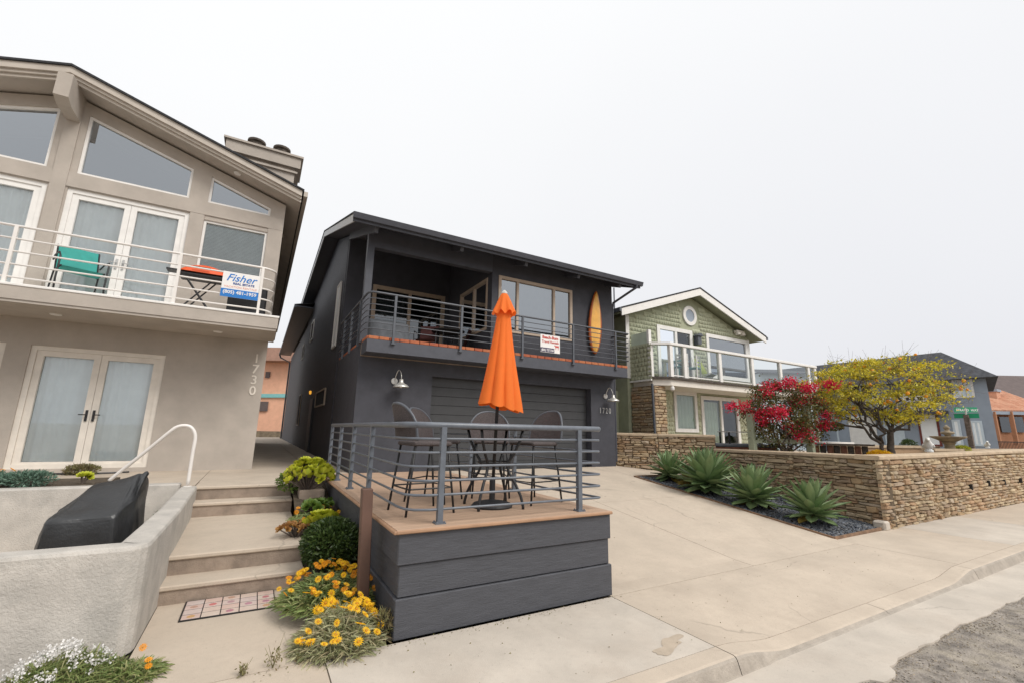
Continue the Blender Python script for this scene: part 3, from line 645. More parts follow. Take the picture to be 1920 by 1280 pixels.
# ================================================================= beige house (left)
bh = thing('beige_house', 'beige stucco house with balcony, gabled window wall and the number 1730', 'house', (-4.13, 12, 0.785))
YH, CX = 11.9, -4.13
def mir(a, b): return (2*CX-b, 2*CX-a)
ld, ud, uw = (-3.96, -1.87), (-3.98, -1.89), (-1.61, -0.305)
s = MB()
holes = [(*ld, 0.87, 3.2), (*mir(*ld), 0.87, 3.2)]
s.wall('y', YH, YH+0.22, -8.28, 0.02, 0.7, 3.95, holes)
holes = [(*ud, 4.05, 6.53), (*mir(*ud), 4.05, 6.53), (*uw, 5.15, 6.44), (*mir(*uw), 5.15, 6.44)]
s.wall('y', YH, YH+0.22, -8.28, 0.02, 3.95, 6.88, holes)
wt = lambda x: 8.60-0.325*abs(x-CX)          # underside of roof at the wall
def poly(p): s.prism(p, 'y', YH, YH+0.22)
poly([(-4.25, 6.88), (-4.01, 6.88), (-4.01, wt(-4.01)), (CX, wt(CX)), (-4.25, wt(-4.25))])
for k in (0, 1):
    f = (lambda x: 2*CX-x) if k else (lambda x: x)
    def pp(L): poly([(f(x), z) for x, z in L])
    pp([(-1.96, 6.88), (-1.60, 6.88), (-1.60, wt(-1.6)), (-1.96, wt(-1.96))]); pp([(-0.30, 6.88), (0.02, 6.88), (0.02, wt(0.02)), (-0.30, wt(-0.3))])
    pp([(-4.01, 8.30), (-1.96, 7.63), (-1.96, wt(-1.96)), (-4.01, wt(-4.01))]); pp([(-1.60, 7.55), (-0.30, 7.09), (-0.30, wt(-0.3)), (-1.6, wt(-1.6))])
    pp([(-4.01, 6.88), (-3.90, 6.88), (-3.90, 8.264), (-4.01, 8.30)])
s.wall('x', -0.2, 0.018, YH+0.22, 30, 0.7, 7.12); s.wall('x', -8.278, -8.06, YH+0.22, 30, 0.7, 7.12)
s.build('wall', 'beige_stucco', bh)
# proud stucco bands: pier and transom
s = MB(); s.box(-4.25, -4.01, YH-0.03, YH-0.001, 4.03, 8.5); s.box(-8.2, -4.252, YH-0.025, YH-0.001, 6.55, 6.86); s.box(-4.008, 0.02, YH-0.025, YH-0.001, 6.55, 6.86)
s.box(-1.885, -1.615, YH-0.02, YH-0.001, 4.03, 6.548); s.box(-0.30, 0.02, YH-0.02, YH-0.001, 4.03, 6.548)
s.build('wall_band', 'beige_stucco', bh)
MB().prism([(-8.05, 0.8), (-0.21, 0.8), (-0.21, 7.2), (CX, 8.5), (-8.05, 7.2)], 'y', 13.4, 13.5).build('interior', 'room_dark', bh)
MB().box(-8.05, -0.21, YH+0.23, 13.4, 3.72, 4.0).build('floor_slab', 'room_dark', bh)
def french(par, rng_, z0, z1, cur, frame='cream_frame', knob='black_metal', lm=None):
    a, b = rng_; mid = (a+b)/2
    o = window(par, 'y', YH+0.05, a, b, z0, z1, frame, pane='glass_clear', fw_=0.085, fd=0.1, mull=(), name='door_frame')
    for ch in list(o.children): bpy.data.objects.remove(ch)
    for x0, x1 in ((a+0.087, mid-0.003), (mid+0.003, b-0.087)):
        d = window(par, 'y', YH+0.075, x0, x1, z0+0.02, z1-0.087, frame, pane='glass_clear', fw_=0.105, fd=0.05, name='door', curtain=cur)
        hx = mid-0.055 if x1 < mid else mid+0.055; s = MB(); s.box(hx-0.018, hx+0.018, YH+0.03, YH+0.054, z0+0.90, z0+1.12)
        sg = -1 if x1 < mid else 1; s.tube([(hx, YH+0.03, z0+1.03), (hx, YH-0.01, z0+1.03), (hx+sg*0.11, YH-0.01, z0+1.03)], 0.011, 6); s.build('handle', knob, d)
for r_ in (ld, mir(*ld)): french(bh, r_, 0.87, 3.2, 'curtain')
for r_ in (ud, mir(*ud)): french(bh, r_, 4.05, 6.53, 'curtain', 'white_paint', 'number_metal')
for r_ in (uw, mir(*uw)):
    o = window(bh, 'y', YH+0.05, *r_, 5.15, 6.44, 'white_paint', fw_=0.05)
    s = MB(); z = 5.2
    while z < 6.38: s.add([(r_[0]+0.05, YH+0.095, z), (r_[1]-0.05, YH+0.095, z), (r_[1]-0.05, YH+0.112, z+0.036), (r_[0]+0.05, YH+0.112, z+0.036)], [(0, 1, 2, 3)]); z += 0.034
    s.build('blind', 'blind', o)
# gable glazing: trapezoids and triangles
def polywin(P):
    s = MB(); n = len(P); cx = sum(p[0] for p in P)/n; cz = sum(p[1] for p in P)/n; t = 0.05
    def ins(i):
        p0, p1, p2 = Vector(P[i-1]), Vector(P[i]), Vector(P[(i+1) % n]); a = (p0-p1).normalized(); b = (p2-p1).normalized(); bi = (a+b).normalized()
        return p1+bi*(t/max(0.2, math.sqrt(max(1e-6, (1-a.dot(b))/2))))
    I = [ins(i) for i in range(n)]
    for i in range(n): s.prism([tuple(P[i]), tuple(P[(i+1) % n]), tuple(I[(i+1) % n]), tuple(I[i])], 'y', YH+0.03, YH+0.11)
    o = s.build('gable_window', 'white_paint', bh); g = MB(); g.add([(p[0], YH+0.08, p[1]) for p in I], [tuple(range(n))]); g.build('pane', 'glass_grey', o)
for k in (0, 1):
    f = (lambda x: 2*CX-x) if k else (lambda x: x)
    polywin([(f(-3.90), 6.88), (f(-1.96), 6.88), (f(-1.96), 7.63), (f(-3.90), 8.264)]); polywin([(f(-1.60), 6.88), (f(-0.30), 6.88), (f(-0.30), 7.09), (f(-1.60), 7.55)])
# roof
RY, AP, SL = 11.28, 8.90, 0.322
rt = lambda x: AP-SL*abs(x-CX)
s = MB()
for k in (1, -1):
    e = CX+k*4.50; s.prism([(CX, AP+0.035), (e, rt(e)+0.035), (e, rt(e)-0.01), (CX, AP-0.01)], 'y', RY-0.04, 31)
roof = s.build('roof', 'roof_dark', bh)
for k in (1, -1):
    e = CX+k*4.46; fa = MB()
    for t0, t1, yo in ((0.012, 0.15, 0.0), (0.152, 0.215, 0.05), (0.217, 0.28, 0.10)):
        fa.prism([(CX, AP-t0), (e, rt(e)-t0), (e, rt(e)-t1), (CX, AP-t1)], 'y', RY+yo, RY+yo+0.05)
    fa.build('fascia', 'beige_trim', roof)
    so = MB(); so.prism([(CX, AP-0.22), (e, rt(e)-0.22), (e, rt(e)-0.25), (CX, AP-0.25)], 'y', RY+0.16, 30); so.build('soffit', 'beige_stucco', roof)
    g = MB(); x = CX+k*4.50
    g.box(min(x, x+k*0.09), max(x, x+k*0.09), RY+0.02, 30, rt(e)-0.13, rt(e)-0.005); g.build('gutter', 'beige_trim', roof)
    lx = CX+k*3.05; z = rt(lx)-0.258; l = MB(); l.lathe([(0.075, 0.0), (0.07, -0.03), (0.04, -0.032)], (lx, 11.62, z), 14); l.build('soffit_light', 'white_paint', roof)
MB().prism([(11.12, 8.62), (12.0, 8.62), (12.0, 8.02), (11.35, 8.02), (11.12, 8.10)], 'x', -4.245, -4.015).build('ridge_beam', 'beige_stucco', bh)
ch = MB(); ch.box(-1.55, 0.14, 14.0, 15.2, 7.2, 9.45); ch.box(-1.62, 0.21, 13.93, 15.27, 9.30, 9.36); ch.box(-1.68, 0.27, 13.87, 15.33, 9.452, 9.80); ch.box(-1.74, 0.33, 13.81, 15.39, 9.78, 9.84)
chn = ch.build('chimney', 'beige_stucco', bh)
for x in (-0.95, -0.28): MB().lathe([(0.19, 0), (0.19, 0.13), (0.24, 0.14), (0.24, 0.2), (0.06, 0.25)], (x, 14.05, 9.84), 16).build('chimney_cap', 'bark', chn)
# balcony slab
s = MB(); s.box(-8.45, 0.15, 10.40, YH-0.002, 3.76, 3.985); s.box(-8.43, 0.13, 10.42, YH-0.002, 3.71, 3.758); s.build('balcony_slab', 'beige_stucco', bh)
MB().cbox(-8.46, 0.165, 10.385, YH-0.003, 3.987, 4.035, 0.008).build('balcony_edge', 'white_paint', bh)
for x in (-3.5, -0.95): MB().lathe([(0.09, 0), (0.08, -0.012), (0.02, -0.013)], (x, 11.2, 3.709), 16).build('soffit_light', 'white_paint', bh)
br = link('balcony_railing', None, bh)
for k in range(5):
    z = 5.06-0.228*k; pts = [(-8.4, 10.47, z), (-0.28, 10.47, z)]+[(-0.28+0.28*math.sin(a), 10.75-0.28*math.cos(a), z) for a in np.linspace(0.2, 1.57, 8)]+[(0.0, YH, z)]
    MB().tube(pts, 0.024 if k == 0 else 0.017, 8).build('rail', 'white_rail', br, smooth=True)
for x in (-6.35, -4.0, -1.68, -0.25): MB().box(x-0.025, x+0.025, 10.445, 10.495, 4.03, 5.06).build('post', 'white_rail', br)
for d, z in (('1', 3.20), ('7', 2.95), ('3', 2.70), ('0', 2.45)):
    text('house_number', d, 0.29, 'cream_frame', bh, (-0.17, YH-0.008, z), (1, 0, 0), (0, 0, 1), 0.010, bold=0.003, align='CENTER')
# ---------------------------------------------------------------- things on the beige balcony
def sling_chair(loc, rz, label, sling, frame, cat='chair', name='patio_chair', group=None):
    t = thing(name, label, cat, loc, rz, group)
    MB().grid(lambda u, v: (-0.25+0.5*u, -0.22+0.46*v, 0.42+0.03*(v-0.5)**2-0.02*math.sin(math.pi*v)), 4, 8).build('seat', sling, t, local=True)
    s = MB(); s.grid(lambda u, v: (-0.25+0.5*u, -0.22-0.18*v, 0.44+0.48*v), 4, 6); s.grid(lambda u, v: (-0.25+0.5*u, -0.235-0.18*v, 0.44+0.48*v), 4, 6); s.build('backrest', sling, t, local=True)
    for k in (-1, 1):
        MB().tube([(k*0.26, -0.40, 0.92), (k*0.26, -0.22, 0.43), (k*0.26, 0.25, 0.42)], 0.013, 6).build('side_frame', frame, t, smooth=True, local=True)
        MB().tube([(k*0.29, -0.30, 0.62), (k*0.30, -0.1, 0.66), (k*0.30, 0.2, 0.64), (k*0.29, 0.28, 0.56), (k*0.29, 0.24, 0.2), (k*0.29, 0.3, 0)], 0.013, 6).build('arm', frame, t, smooth=True, local=True)
        MB().tube([(k*0.27, -0.18, 0.43), (k*0.28, -0.33, 0)], 0.013, 6).build('leg', frame, t, local=True)
    return t
tc_ = sling_chair((-3.25, 11.0, 4.036), R(205), 'teal sling patio chair on the white railed balcony', 'teal_sling', 'black_metal')
tc_.scale = (1.15, 1.15, 1.15)
gt = thing('portable_grill', 'portable grill with an orange lid on a folding black stand, on the balcony', 'grill', (-1.35, 11.0, 4.036))
MB().cbox(-1.75, -0.92, 10.8, 11.25, 4.74, 4.83, 0.03).build('firebox', 'black_metal', gt)
s = MB(); s.grid(lambda u, v: (-1.72+0.80*u, 10.78+0.48*v, 4.835+0.22*(math.sin(math.pi*u)*math.sin(math.pi*v))**0.45), 16, 12); s.build('lid', 'grill_orange', gt, smooth=True)
for yy in (10.85, 11.2):
    for a, b in ((-1.62, -1.12), (-1.12, -1.62)): MB().tube([(a, yy, 4.74), (b, yy, 4.05)], 0.016, 6).build('leg', 'black_metal', gt)
MB().box(-1.96, -1.76, 10.9, 11.15, 4.84, 4.87).build('side_shelf', 'black_metal', gt)
MB().tube([(-1.5, 10.74, 4.93), (-1.2, 10.74, 4.93)], 0.012, 6).build('handle', 'black_metal', gt)
o = MB().cbox(-0.85, -0.12, 10.95, 11.5, 4.038, 4.75, 0.03).build('storage_box', 'black_metal'); tag(o, 'black storage box on the balcony behind the real estate sign', 'storage box')
sg = thing('real_estate_sign', 'white and blue real estate sign reading Fisher tied to the white balcony rail', 'sign', (-0.61, 10.43, 4.31))
MB().box(-0.945, -0.278, 10.425, 10.437, 4.31, 4.845).build('board', 'sign_white', sg)
MB().box(-0.946, -0.277, 10.420, 10.424, 4.309, 4.48).build('blue_band', 'sign_blue', sg)
F = lambda b, sz, m, x, z, **k: text('lettering', b, sz, m, sg, (x, 10.4225, z), (1, 0, 0), (0, 0, 1), 0.0015, **k)
F('Fisher', 0.215, 'sign_blue', -0.62, 4.655, shear=0.35, bold=0.002, align='CENTER'); F('REAL ESTATE', 0.062, 'sign_ink', -0.56, 4.585, bold=0.002, sx=1.05, align='CENTER')
F('VACATION RENTALS', 0.056, 'sign_salmon', -0.61, 4.513, sx=1.1, align='CENTER')
text('lettering', '(805) 481-1959', 0.096, 'sign_white', sg, (-0.61, 10.4185, 4.385), (1, 0, 0), (0, 0, 1), 0.0015, bold=0.002, align='CENTER')

# ================================================================= charcoal house (centre)
dh = thing('charcoal_house', 'two storey charcoal stucco house with garage, balcony and the number 1720', 'house', (5.7, 10.4, 0.75))
YD = 10.38; X0, X1 = 1.86, 9.55; ZB = 3.66
s = MB()
s.wall('y', YD, YD+0.25, X0, X1, 0.2, ZB-0.01, [(3.63, 8.62, 0.0, 3.025)])
s.wall('y', YD, YD+0.22, 5.2, X1, ZB-0.01, 6.6, [(5.40, 7.94, 4.395, 5.98)])
s.wall('x', X0+0.002, X0+0.22, YD+0.25, 13.6, 0.2, ZB-0.01)
s.wall('x', 5.202, 5.36, YD+0.22, 13.6, ZB, 6.3, [(10.65, 12.6, 4.45, 5.95)]); s.prism([(YD+0.22, 6.302), (13.6, 6.302), (13.6, 7.45), (YD+0.22, 6.42)], 'x', 5.203, 5.359)
s.wall('y', 13.6, 13.8, X0+0.01, 5.36, ZB, 7.5, [(2.67, 5.05, ZB+0.03, 6.13)])
ru = lambda y: 6.43+0.3395*(y-9.65)-0.22 if y < 16.5 else 8.53-0.064*(y-16.5)
s.prism([(13.8, 0.2), (40, 0.2), (40, 7.2), (26.4, 7.2), (26.4, ru(26.4)), (16.5, 8.53), (13.8, ru(13.8))], 'x', X0, X0+0.2)
s.prism([(YD+0.25, 0.2), (40, 0.2), (40, 7.2), (26.4, 7.2), (26.4, ru(26.4)), (16.5, 8.53), (YD+0.25, ru(YD+0.25))], 'x', X1-0.2, X1)
s.box(X0+0.21, X1-0.21, 39.8, 40, 0.2, 7.2)
s.build('wall', 'charcoal', dh)
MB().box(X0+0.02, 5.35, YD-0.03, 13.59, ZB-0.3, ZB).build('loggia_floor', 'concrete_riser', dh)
s = MB(); s.box(X0-0.02, 5.19, YD-0.02, YD+0.16, 6.02, 6.62); s.build('beam', 'charcoal_trim', dh)
MB().box(X0-0.03, X0+0.13, YD-0.05, YD+0.11, ZB, 6.019).build('column', 'charcoal_trim', dh)
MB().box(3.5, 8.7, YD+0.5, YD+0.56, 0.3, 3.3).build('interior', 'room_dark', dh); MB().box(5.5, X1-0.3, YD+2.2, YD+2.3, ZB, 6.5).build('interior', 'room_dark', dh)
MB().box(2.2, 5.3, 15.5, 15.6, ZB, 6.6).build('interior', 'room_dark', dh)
# garage door: sections with grooves
gd = MB().box(3.62, 8.63, YD+0.26, YD+0.30, 0.65, 3.08).build('garage_door', 'charcoal_door', dh)
for k in range(10):
    z0 = 0.74+0.2285*k; MB().cbox(3.64, 8.61, YD+0.215, YD+0.262, z0+0.003, z0+0.2255, 0.005).build('panel', 'charcoal_door', gd)
MB().box(3.60, 8.65, YD+0.20, YD+0.245, 3.028, 3.06).build('door_stop', 'charcoal_trim', gd)
# front window, loggia slider, side windows
o = window(dh, 'y', YD, 5.40, 7.94, 4.395, 5.98, 'tan_frame', pane='glass_grey', fw_=0.085, fd=0.12, mull=(6.02, 7.27), out=-1)
MB().grid(lambda u, v: (6.05+1.2*u, YD+0.16, 4.48+1.42*v), 2, 2).build('shade', 'blind', o)
o = window(dh, 'y', 13.6, 2.67, 5.05, ZB+0.03, 6.13, 'tan_frame', pane='glass_dark', fw_=0.12, fd=0.12, mull=(3.86,), out=-1, name='sliding_door')
MB().grid(lambda u, v: (2.8+1.05*u, 13.85+0.03*math.sin(40*u), ZB+0.1+2.2*v), 30, 2).build('curtain', 'blind', o, smooth=True)
window(dh, 'x', 5.2, 10.65, 12.6, 4.45, 5.95, 'tan_frame', pane='glass_dark', fw_=0.075, fd=0.1, mull=(11.6,), out=-1)
def side_win(y0, y1, z0, z1, fr='tan_frame', pane='glass_dark'):
    s = MB(); t = 0.05; a, b = X0-0.05, X0-0.002
    s.box(a, b, y0, y0+t, z0, z1); s.box(a, b, y1-t, y1, z0, z1); s.box(a, b, y0+t, y1-t, z0, z0+t); s.box(a, b, y0+t, y1-t, z1-t, z1)
    o = s.build('window', fr, dh); MB().box(a+0.02, b-0.005, y0+t, y1-t, z0+t, z1-t).build('pane', 'room_dark' if pane == 'glass_dark' else pane, o)
side_win(14.35, 15.05, 4.2, 6.3, 'white_paint', 'curtain'); side_win(15.6, 18.2, 2.45, 3.02, 'tan_frame'); side_win(22.4, 23.6, 5.8, 6.75, 'white_paint'); side_win(25.0, 26.2, 1.8, 3.4, 'tan_frame'); side_win(27, 28, 5.5, 6.3, 'white_paint')
MB().box(X0-0.06, X0-0.001, 19.0, 20.0, 0.8, 2.85).build('side_door', 'charcoal_door', dh)
la = MB().lathe([(0.02, 0), (0.04, 0.02), (0.05, 0.12), (0.02, 0.15)], (X0-0.10, 19.8, 3.05), 10).build('side_lamp', 'amber_lamp', dh)
# roof
EY, EZ, RX0, RX1 = 9.65, 6.43, 1.36, 10.04
s = MB(); s.prism([(EY-0.02, EZ+0.02), (16.5, 8.77), (26.6, 8.13), (26.6, 8.10), (16.5, 8.735), (EY-0.02, EZ-0.012)], 'x', RX0-0.02, RX1+0.02)
roof = s.build('roof', 'roof_dark', dh)
s = MB(); s.prism([(EY+0.05, EZ+0.00), (16.5, 8.735), (26.6, 8.10), (26.6, 7.94), (16.5, 8.57), (EY+0.05, EZ-0.12)], 'x', RX0+0.03, RX1-0.03); s.build('soffit', 'charcoal_trim', roof)
for x in (RX0, RX1-0.032):
    s = MB(); s.prism([(EY+0.0, EZ-0.013), (16.5, 8.73), (26.6, 8.095), (26.6, 7.90), (16.5, 8.53), (EY, EZ-0.21)], 'x', x, x+0.03); s.build('rake_board', 'number_metal' if x < 3 else 'charcoal_trim', roof)
s = MB(); s.box(RX0-0.02, RX1+0.02, EY-0.03, EY+0.002, EZ-0.21, EZ-0.014); s.build('fascia', 'charcoal_trim', roof)
s = MB(); s.prism([(EY-0.14, EZ-0.03), (EY-0.032, EZ-0.03), (EY-0.032, EZ-0.15), (EY-0.10, EZ-0.15)], 'x', RX0-0.03, RX1+0.06); s.build('gutter', 'charcoal_trim', roof)
MB().tube([(9.85, EY-0.09, EZ-0.14), (9.85, EY-0.08, EZ-0.22), (9.62, YD+0.02, 5.86), (9.62, YD+0.06, 5.7), (9.62, YD+0.06, 0.9)], 0.038, 8).build('downspout', 'charcoal_trim', roof)
MB().bar((X0+0.02, 9.74, 6.22), (X0+0.02, 13.6, 7.53), 0.09, 0.2).build('rafter', 'charcoal_trim', roof)
for x in (4.0, 5.9, 7.7, 9.3): MB().bar((x, 9.72, 6.22), (x, YD, 6.45), 0.09, 0.16).build('rafter', 'charcoal_trim', roof)
LZ = 7.62
s = MB(); s.prism([(1.02, LZ+0.05), (5.7, LZ+1.1), (10.4, LZ+0.05), (10.4, LZ), (5.7, LZ+1.05), (1.02, LZ)], 'y', 23.6, 41.0); s.build('rear_roof', 'roof_dark', roof)
s = MB(); s.box(0.96, 1.05, 23.6, 41, LZ-0.12, LZ+0.04); s.box(1.05, X0-0.01, 23.6, 41, LZ-0.08, LZ-0.01); s.build('rear_eave', 'charcoal_trim', roof)
MB().tube([(1.0, 40.6, LZ-0.1), (1.1, 40.6, LZ-0.35), (X0-0.06, 40.2, LZ-0.75), (X0-0.06, 40.2, 0.8)], 0.06, 8).build('downspout', 'charcoal_trim', roof)
# balcony slab, brick edging, railing
SY = 9.76
MB().box(1.885, 9.525, SY, YD-0.002, 3.38, ZB-0.002).build('balcony_slab', 'charcoal_trim', dh)
bk0 = MB().cbox(-0.11, 0.11, -0.05, 0.05, 0, 0.072, 0.008).mesh('brick', 'brick')
bl = link('brick_edging', None, dh)
for k in range(33): link('brick', bk0, bl, (Vector((2.02+0.2315*k, SY+0.047, ZB+0.0))-wloc(dh)))
for k in range(17):
    o = link('brick', bk0, bl, (Vector((1.93, SY+0.16+0.2315*k, ZB+0.0))-wloc(dh))); o.rotation_euler = (0, 0, R(90))
dr = link('balcony_railing', None, dh)
def dpath(z): return [(1.84, 13.5, z), (1.84, SY+0.18, z), (1.855, SY+0.06, z), (1.93, SY-0.02, z), (2.05, SY-0.03, z), (9.45, SY-0.03, z), (9.585, SY-0.01, z), (9.62, SY+0.06, z), (9.60, SY+0.14, z), (9.50, YD, z)]
MB().tube(dpath(4.715), 0.026, 8).build('top_rail', 'rail_dark', dr, smooth=True)
for k in range(6): MB().tube(dpath(4.575-0.137*k), 0.011, 6).build('rail', 'rail_dark', dr, smooth=True)
for x in (2.44, 4.07, 5.81, 7.47, 9.05):
    s = MB(); s.box(x-0.025, x+0.025, SY-0.055, SY-0.005, 3.60, 4.70); s.box(x-0.05, x+0.05, SY-0.06, SY-0.002, 3.58, 3.60); s.build('post', 'rail_dark', dr)
for yy in (10.6, 11.7, 12.8): MB().box(1.815, 1.865, yy-0.025, yy+0.025, 3.60, 4.70).build('post', 'rail_dark', dr)
# gooseneck wall lamps
def barn(x):
    s = MB(); z = 2.80
    o = MB().tube([(x-0.10, YD-0.002, z+0.04), (x-0.10, YD-0.035, z+0.04)], 0.075, 16).build('wall_lamp', 'silver', dh)
    MB().tube([(x-0.10, YD-0.03, z+0.04)]+[(x-0.10+0.10*min(1, t*1.2), YD-0.03-0.22*t, z+0.04+0.25*math.sin(math.pi*min(1, t*0.97))**0.8) for t in np.linspace(0.1, 1, 10)], 0.011, 7).build('arm', 'silver', o, smooth=True)
    MB().lathe([(0.02, 0.10), (0.045, 0.09), (0.05, 0.03), (0.07, 0.0), (0.15, -0.045), (0.185, -0.09), (0.183, -0.095), (0.14, -0.052), (0.05, -0.01)], (x, YD-0.25, z-0.02), 24, cap=False).build('shade', 'silver', o, smooth=True)
    MB().lathe([(0.005, 0), (0.03, 0.01), (0.035, 0.05), (0.02, 0.08)], (x, YD-0.25, z-0.13), 10).build('bulb', 'sign_white', o)
barn(2.80); barn(9.27)
for i, d in enumerate('1720'): text('house_number', d, 0.24, 'number_metal', dh, (8.97+0.125*i, YD-0.004, 2.325), (1, 0, 0), (0, 0, 1), 0.008, sx=0.72, align='CENTER')
# surfboard on the wall
sf = thing('surfboard', 'yellow surfboard with orange rim hung upright on the charcoal wall', 'surfboard', (8.75, YD, 4.09))
def sw(t): return 0.272*(math.sin(math.pi*min(1, max(0, t))**0.80))**0.62 if 0 < t < 1 else 0.0
def surf(scale, yo, name, m, par):
    L = [(0.0+k/40) for k in range(41)]; s = MB(); prof = [(-1, 0), (-0.8, -0.035), (0, -0.05), (0.8, -0.035), (1, 0), (0, 0.03)]; n = len(prof)
    vs = [(8.73+0.09*t+a*sw(t)*scale, YD-0.075+yo+b, 4.09+2.0*(0.5+(t-0.5)*(1-(1-scale)*0.25))) for t in L for a, b in prof]
    s.add(vs, [(i*n+j, i*n+(j+1) % n, (i+1)*n+(j+1) % n, (i+1)*n+j) for i in range(40) for j in range(n)]); return s.build(name, m, par, smooth=True)
surf(1.0, 0, 'board', 'surf_edge', sf); surf(0.84, -0.006, 'deck_inlay', 'surf_yellow', sf)
for dz_ in (0.45, 1.45): MB().box(8.70, 8.82, YD-0.05, YD-0.003, 4.09+dz_, 4.15+dz_).build('bracket', 'black_metal', sf)
# rental sign on the charcoal balcony
sg = thing('rental_sign', 'small white rental sign with red lettering tied to the charcoal balcony rail', 'sign', (6.66, 9.70, 3.83))
MB().box(6.352, 6.984, 9.690, 9.700, 3.83, 4.30).build('board', 'sign_white', sg); MB().box(6.352, 6.80, 9.687, 9.689, 3.84, 3.955).build('dark_band', 'sign_navy', sg)
T = lambda b, sz, m, x, z, yy=9.686, **k: text('lettering', b, sz, m, sg, (x, yy, z), (1, 0, 0), (0, 0, 1), 0.001, **k)
T('Beach-Bum', 0.115, 'sign_red', 6.668, 4.195, bold=0.004, align='CENTER'); T('Travel Rentals', 0.095, 'sign_red', 6.668, 4.085, bold=0.002, align='CENTER')
T('(805) 737.7367', 0.085, 'sign_white', 6.585, 3.865, bold=0.002, align='CENTER', sx=0.8)
s = MB(); s.box(6.83, 6.95, 9.687, 9.689, 3.99, 4.04); s.box(6.84, 6.855, 9.687, 9.689, 3.93, 3.989); s.box(6.92, 6.935, 9.687, 9.689, 3.93, 3.989); s.box(6.80, 6.829, 9.687, 9.689, 4.02, 4.05); s.build('emblem', 'sign_red', sg)
# furniture in the loggia
sling_chair((3.75, 11.35, ZB), R(150), 'maroon sling chair in the charcoal loggia beside the brick edging', 'maroon_fabric', 'black_metal')
sling_chair((4.75, 11.7, ZB), R(60), 'maroon sling chair against the loggia side window of the charcoal house', 'maroon_fabric', 'black_metal')
t = thing('patio_table', 'black metal patio table between the maroon chairs in the loggia', 'table', (4.3, 11.2, ZB))
MB().lathe([(0.02, 0.70), (0.45, 0.70), (0.46, 0.725), (0.02, 0.73)], (0, 0, 0), 24).build('table_top', 'black_metal', t, local=True)
for k in range(4):
    a = R(45+90*k); MB().tube([(0.3*math.cos(a), 0.3*math.sin(a), 0.7), (0.36*math.cos(a), 0.36*math.sin(a), 0)], 0.015, 6).build('leg', 'black_metal', t, local=True)
cv = thing('covered_chair', 'grey fabric cover over furniture at the loggia corner of the charcoal balcony', 'furniture cover', (2.65, 11.2, ZB))
s = MB()
def cvf(u, v):
    a = 2*math.pi*u; c, d = math.cos(a), math.sin(a); rr = (abs(c)**4+abs(d)**4)**-0.25; w = 1-0.12*min(1, v/0.8)
    if v > 0.8: w *= ((1-v)/0.2)**0.4 if v < 1 else 0
    f = 1+0.04*math.sin(9*a)*(1-v); return (0.55*c*rr*w*f, 0.4*d*rr*w*f, min(1, v/0.8)*(0.78+0.12*d*rr*w))
s.grid(cvf, 48, 14); s.build('cover', 'grey_fabric', cv, smooth=True, local=True)
# ================================================================= green house (right)
gh = thing('green_house', 'sage green shingled house with white gable fascia, round window and glass balcony', 'house', (15.5, 12, 0.9))
YG = 12.0; GX0, GX1, GC = 11.70, 19.32, 15.46
gt_ = lambda x: 7.70-0.346*abs(x-GC)           # top of the roof at the gable
holesU = [(13.41, 15.33, 3.74, 5.90), (16.40, 19.10, 4.19, 5.90)]; holesL = [(14.20, 15.35, 1.93, 3.32), (15.80, 18.05, 0.95, 3.22)]
s = MB(); s.wall('y', YG, YG+0.2, GX0, GX1, 0.6, 6.05, holesU+holesL)
s.prism([(GX0, 6.05), (GX1, 6.05), (GX1, gt_(GX1)-0.25), (GC, gt_(GC)-0.25), (GX0, gt_(GX0)-0.25)], 'y', YG, YG+0.2)
s.wall('x', GX0, GX0+0.2, YG+0.2, 30, 0.6, 6.1); s.wall('x', GX1-0.2, GX1, YG+0.2, 30, 0.6, 6.1)
gw = s.build('wall', 'green_paint', gh)
# shingles: one real course after another, lapped
sv, sf_ = [], []
def shingle_field(x0, x1, z0, z1, holes, plane, top=None, side=None):
    z = z0; row = 0
    while z < z1:
        x = x0-random.uniform(0, 0.15); h = 0.165
        while x < x1:
            w = random.uniform(0.11, 0.20); a, b = max(x, x0)+0.003, min(x+w, x1)-0.003; x += w
            if b-a < 0.03: continue
            c = (a+b)/2; zt = min(z+h+0.03, z1)
            if top and zt > top(c)-0.02: continue
            if any(hh[0]-0.09 < b and a < hh[1]+0.09 and hh[2]-0.09 < z+h*0.9 and z < hh[3]+0.09 for hh in holes): continue
            t = 0.022+random.uniform(0, 0.008); zj = z+random.uniform(-0.008, 0.004); k = len(sv)
            if side is None: P = [(a, plane-t, zj), (b, plane-t, zj), (b, plane-0.004, zt), (a, plane-0.004, zt), (a, plane, zj), (b, plane, zj)]
            else: P = [(plane-t, a, zj), (plane-t, b, zj), (plane-0.004, b, zt), (plane-0.004, a, zt), (plane, a, zj), (plane, b, zj)]
            sv.extend(P); sf_.extend([(k, k+1, k+2, k+3), (k, k+4, k+5, k+1), (k, k+3, k+4, k+4), (k+1, k+5, k+2, k+2)])
        z += h; row += 1
rw_ = [(15.33-0.42, 15.33+0.42, 6.22, 7.02)]
shingle_field(GX0+0.15, GX1-0.12, 3.74, 7.6, holesU+rw_, YG, lambda x: gt_(x)-0.30)
shingle_field(GX0+0.8, GX1-0.12, 0.9, 3.42, holesL, YG)
shingle_field(10.95, YG-0.02, 3.62, 4.92, [], 11.85, None, True)
f3 = [];
for q in sf_: f3.append(q[:3]) ; (len(set(q)) == 4) and f3.append((q[0], q[2], q[3]))
o = arrmesh('shingles', np.array(sv), np.array(f3), 'shingle_green', gw); stuff(o)
MB().box(GX0-0.03, GX0+0.14, YG-0.04, YG-0.001, 3.74, gt_(GX0+0.14)-0.32).build('corner_board', 'white_paint', gh); MB().box(GX1-0.12, GX1+0.02, YG-0.04, YG-0.001, 3.74, gt_(GX1)-0.32).build('corner_board', 'white_paint', gh)
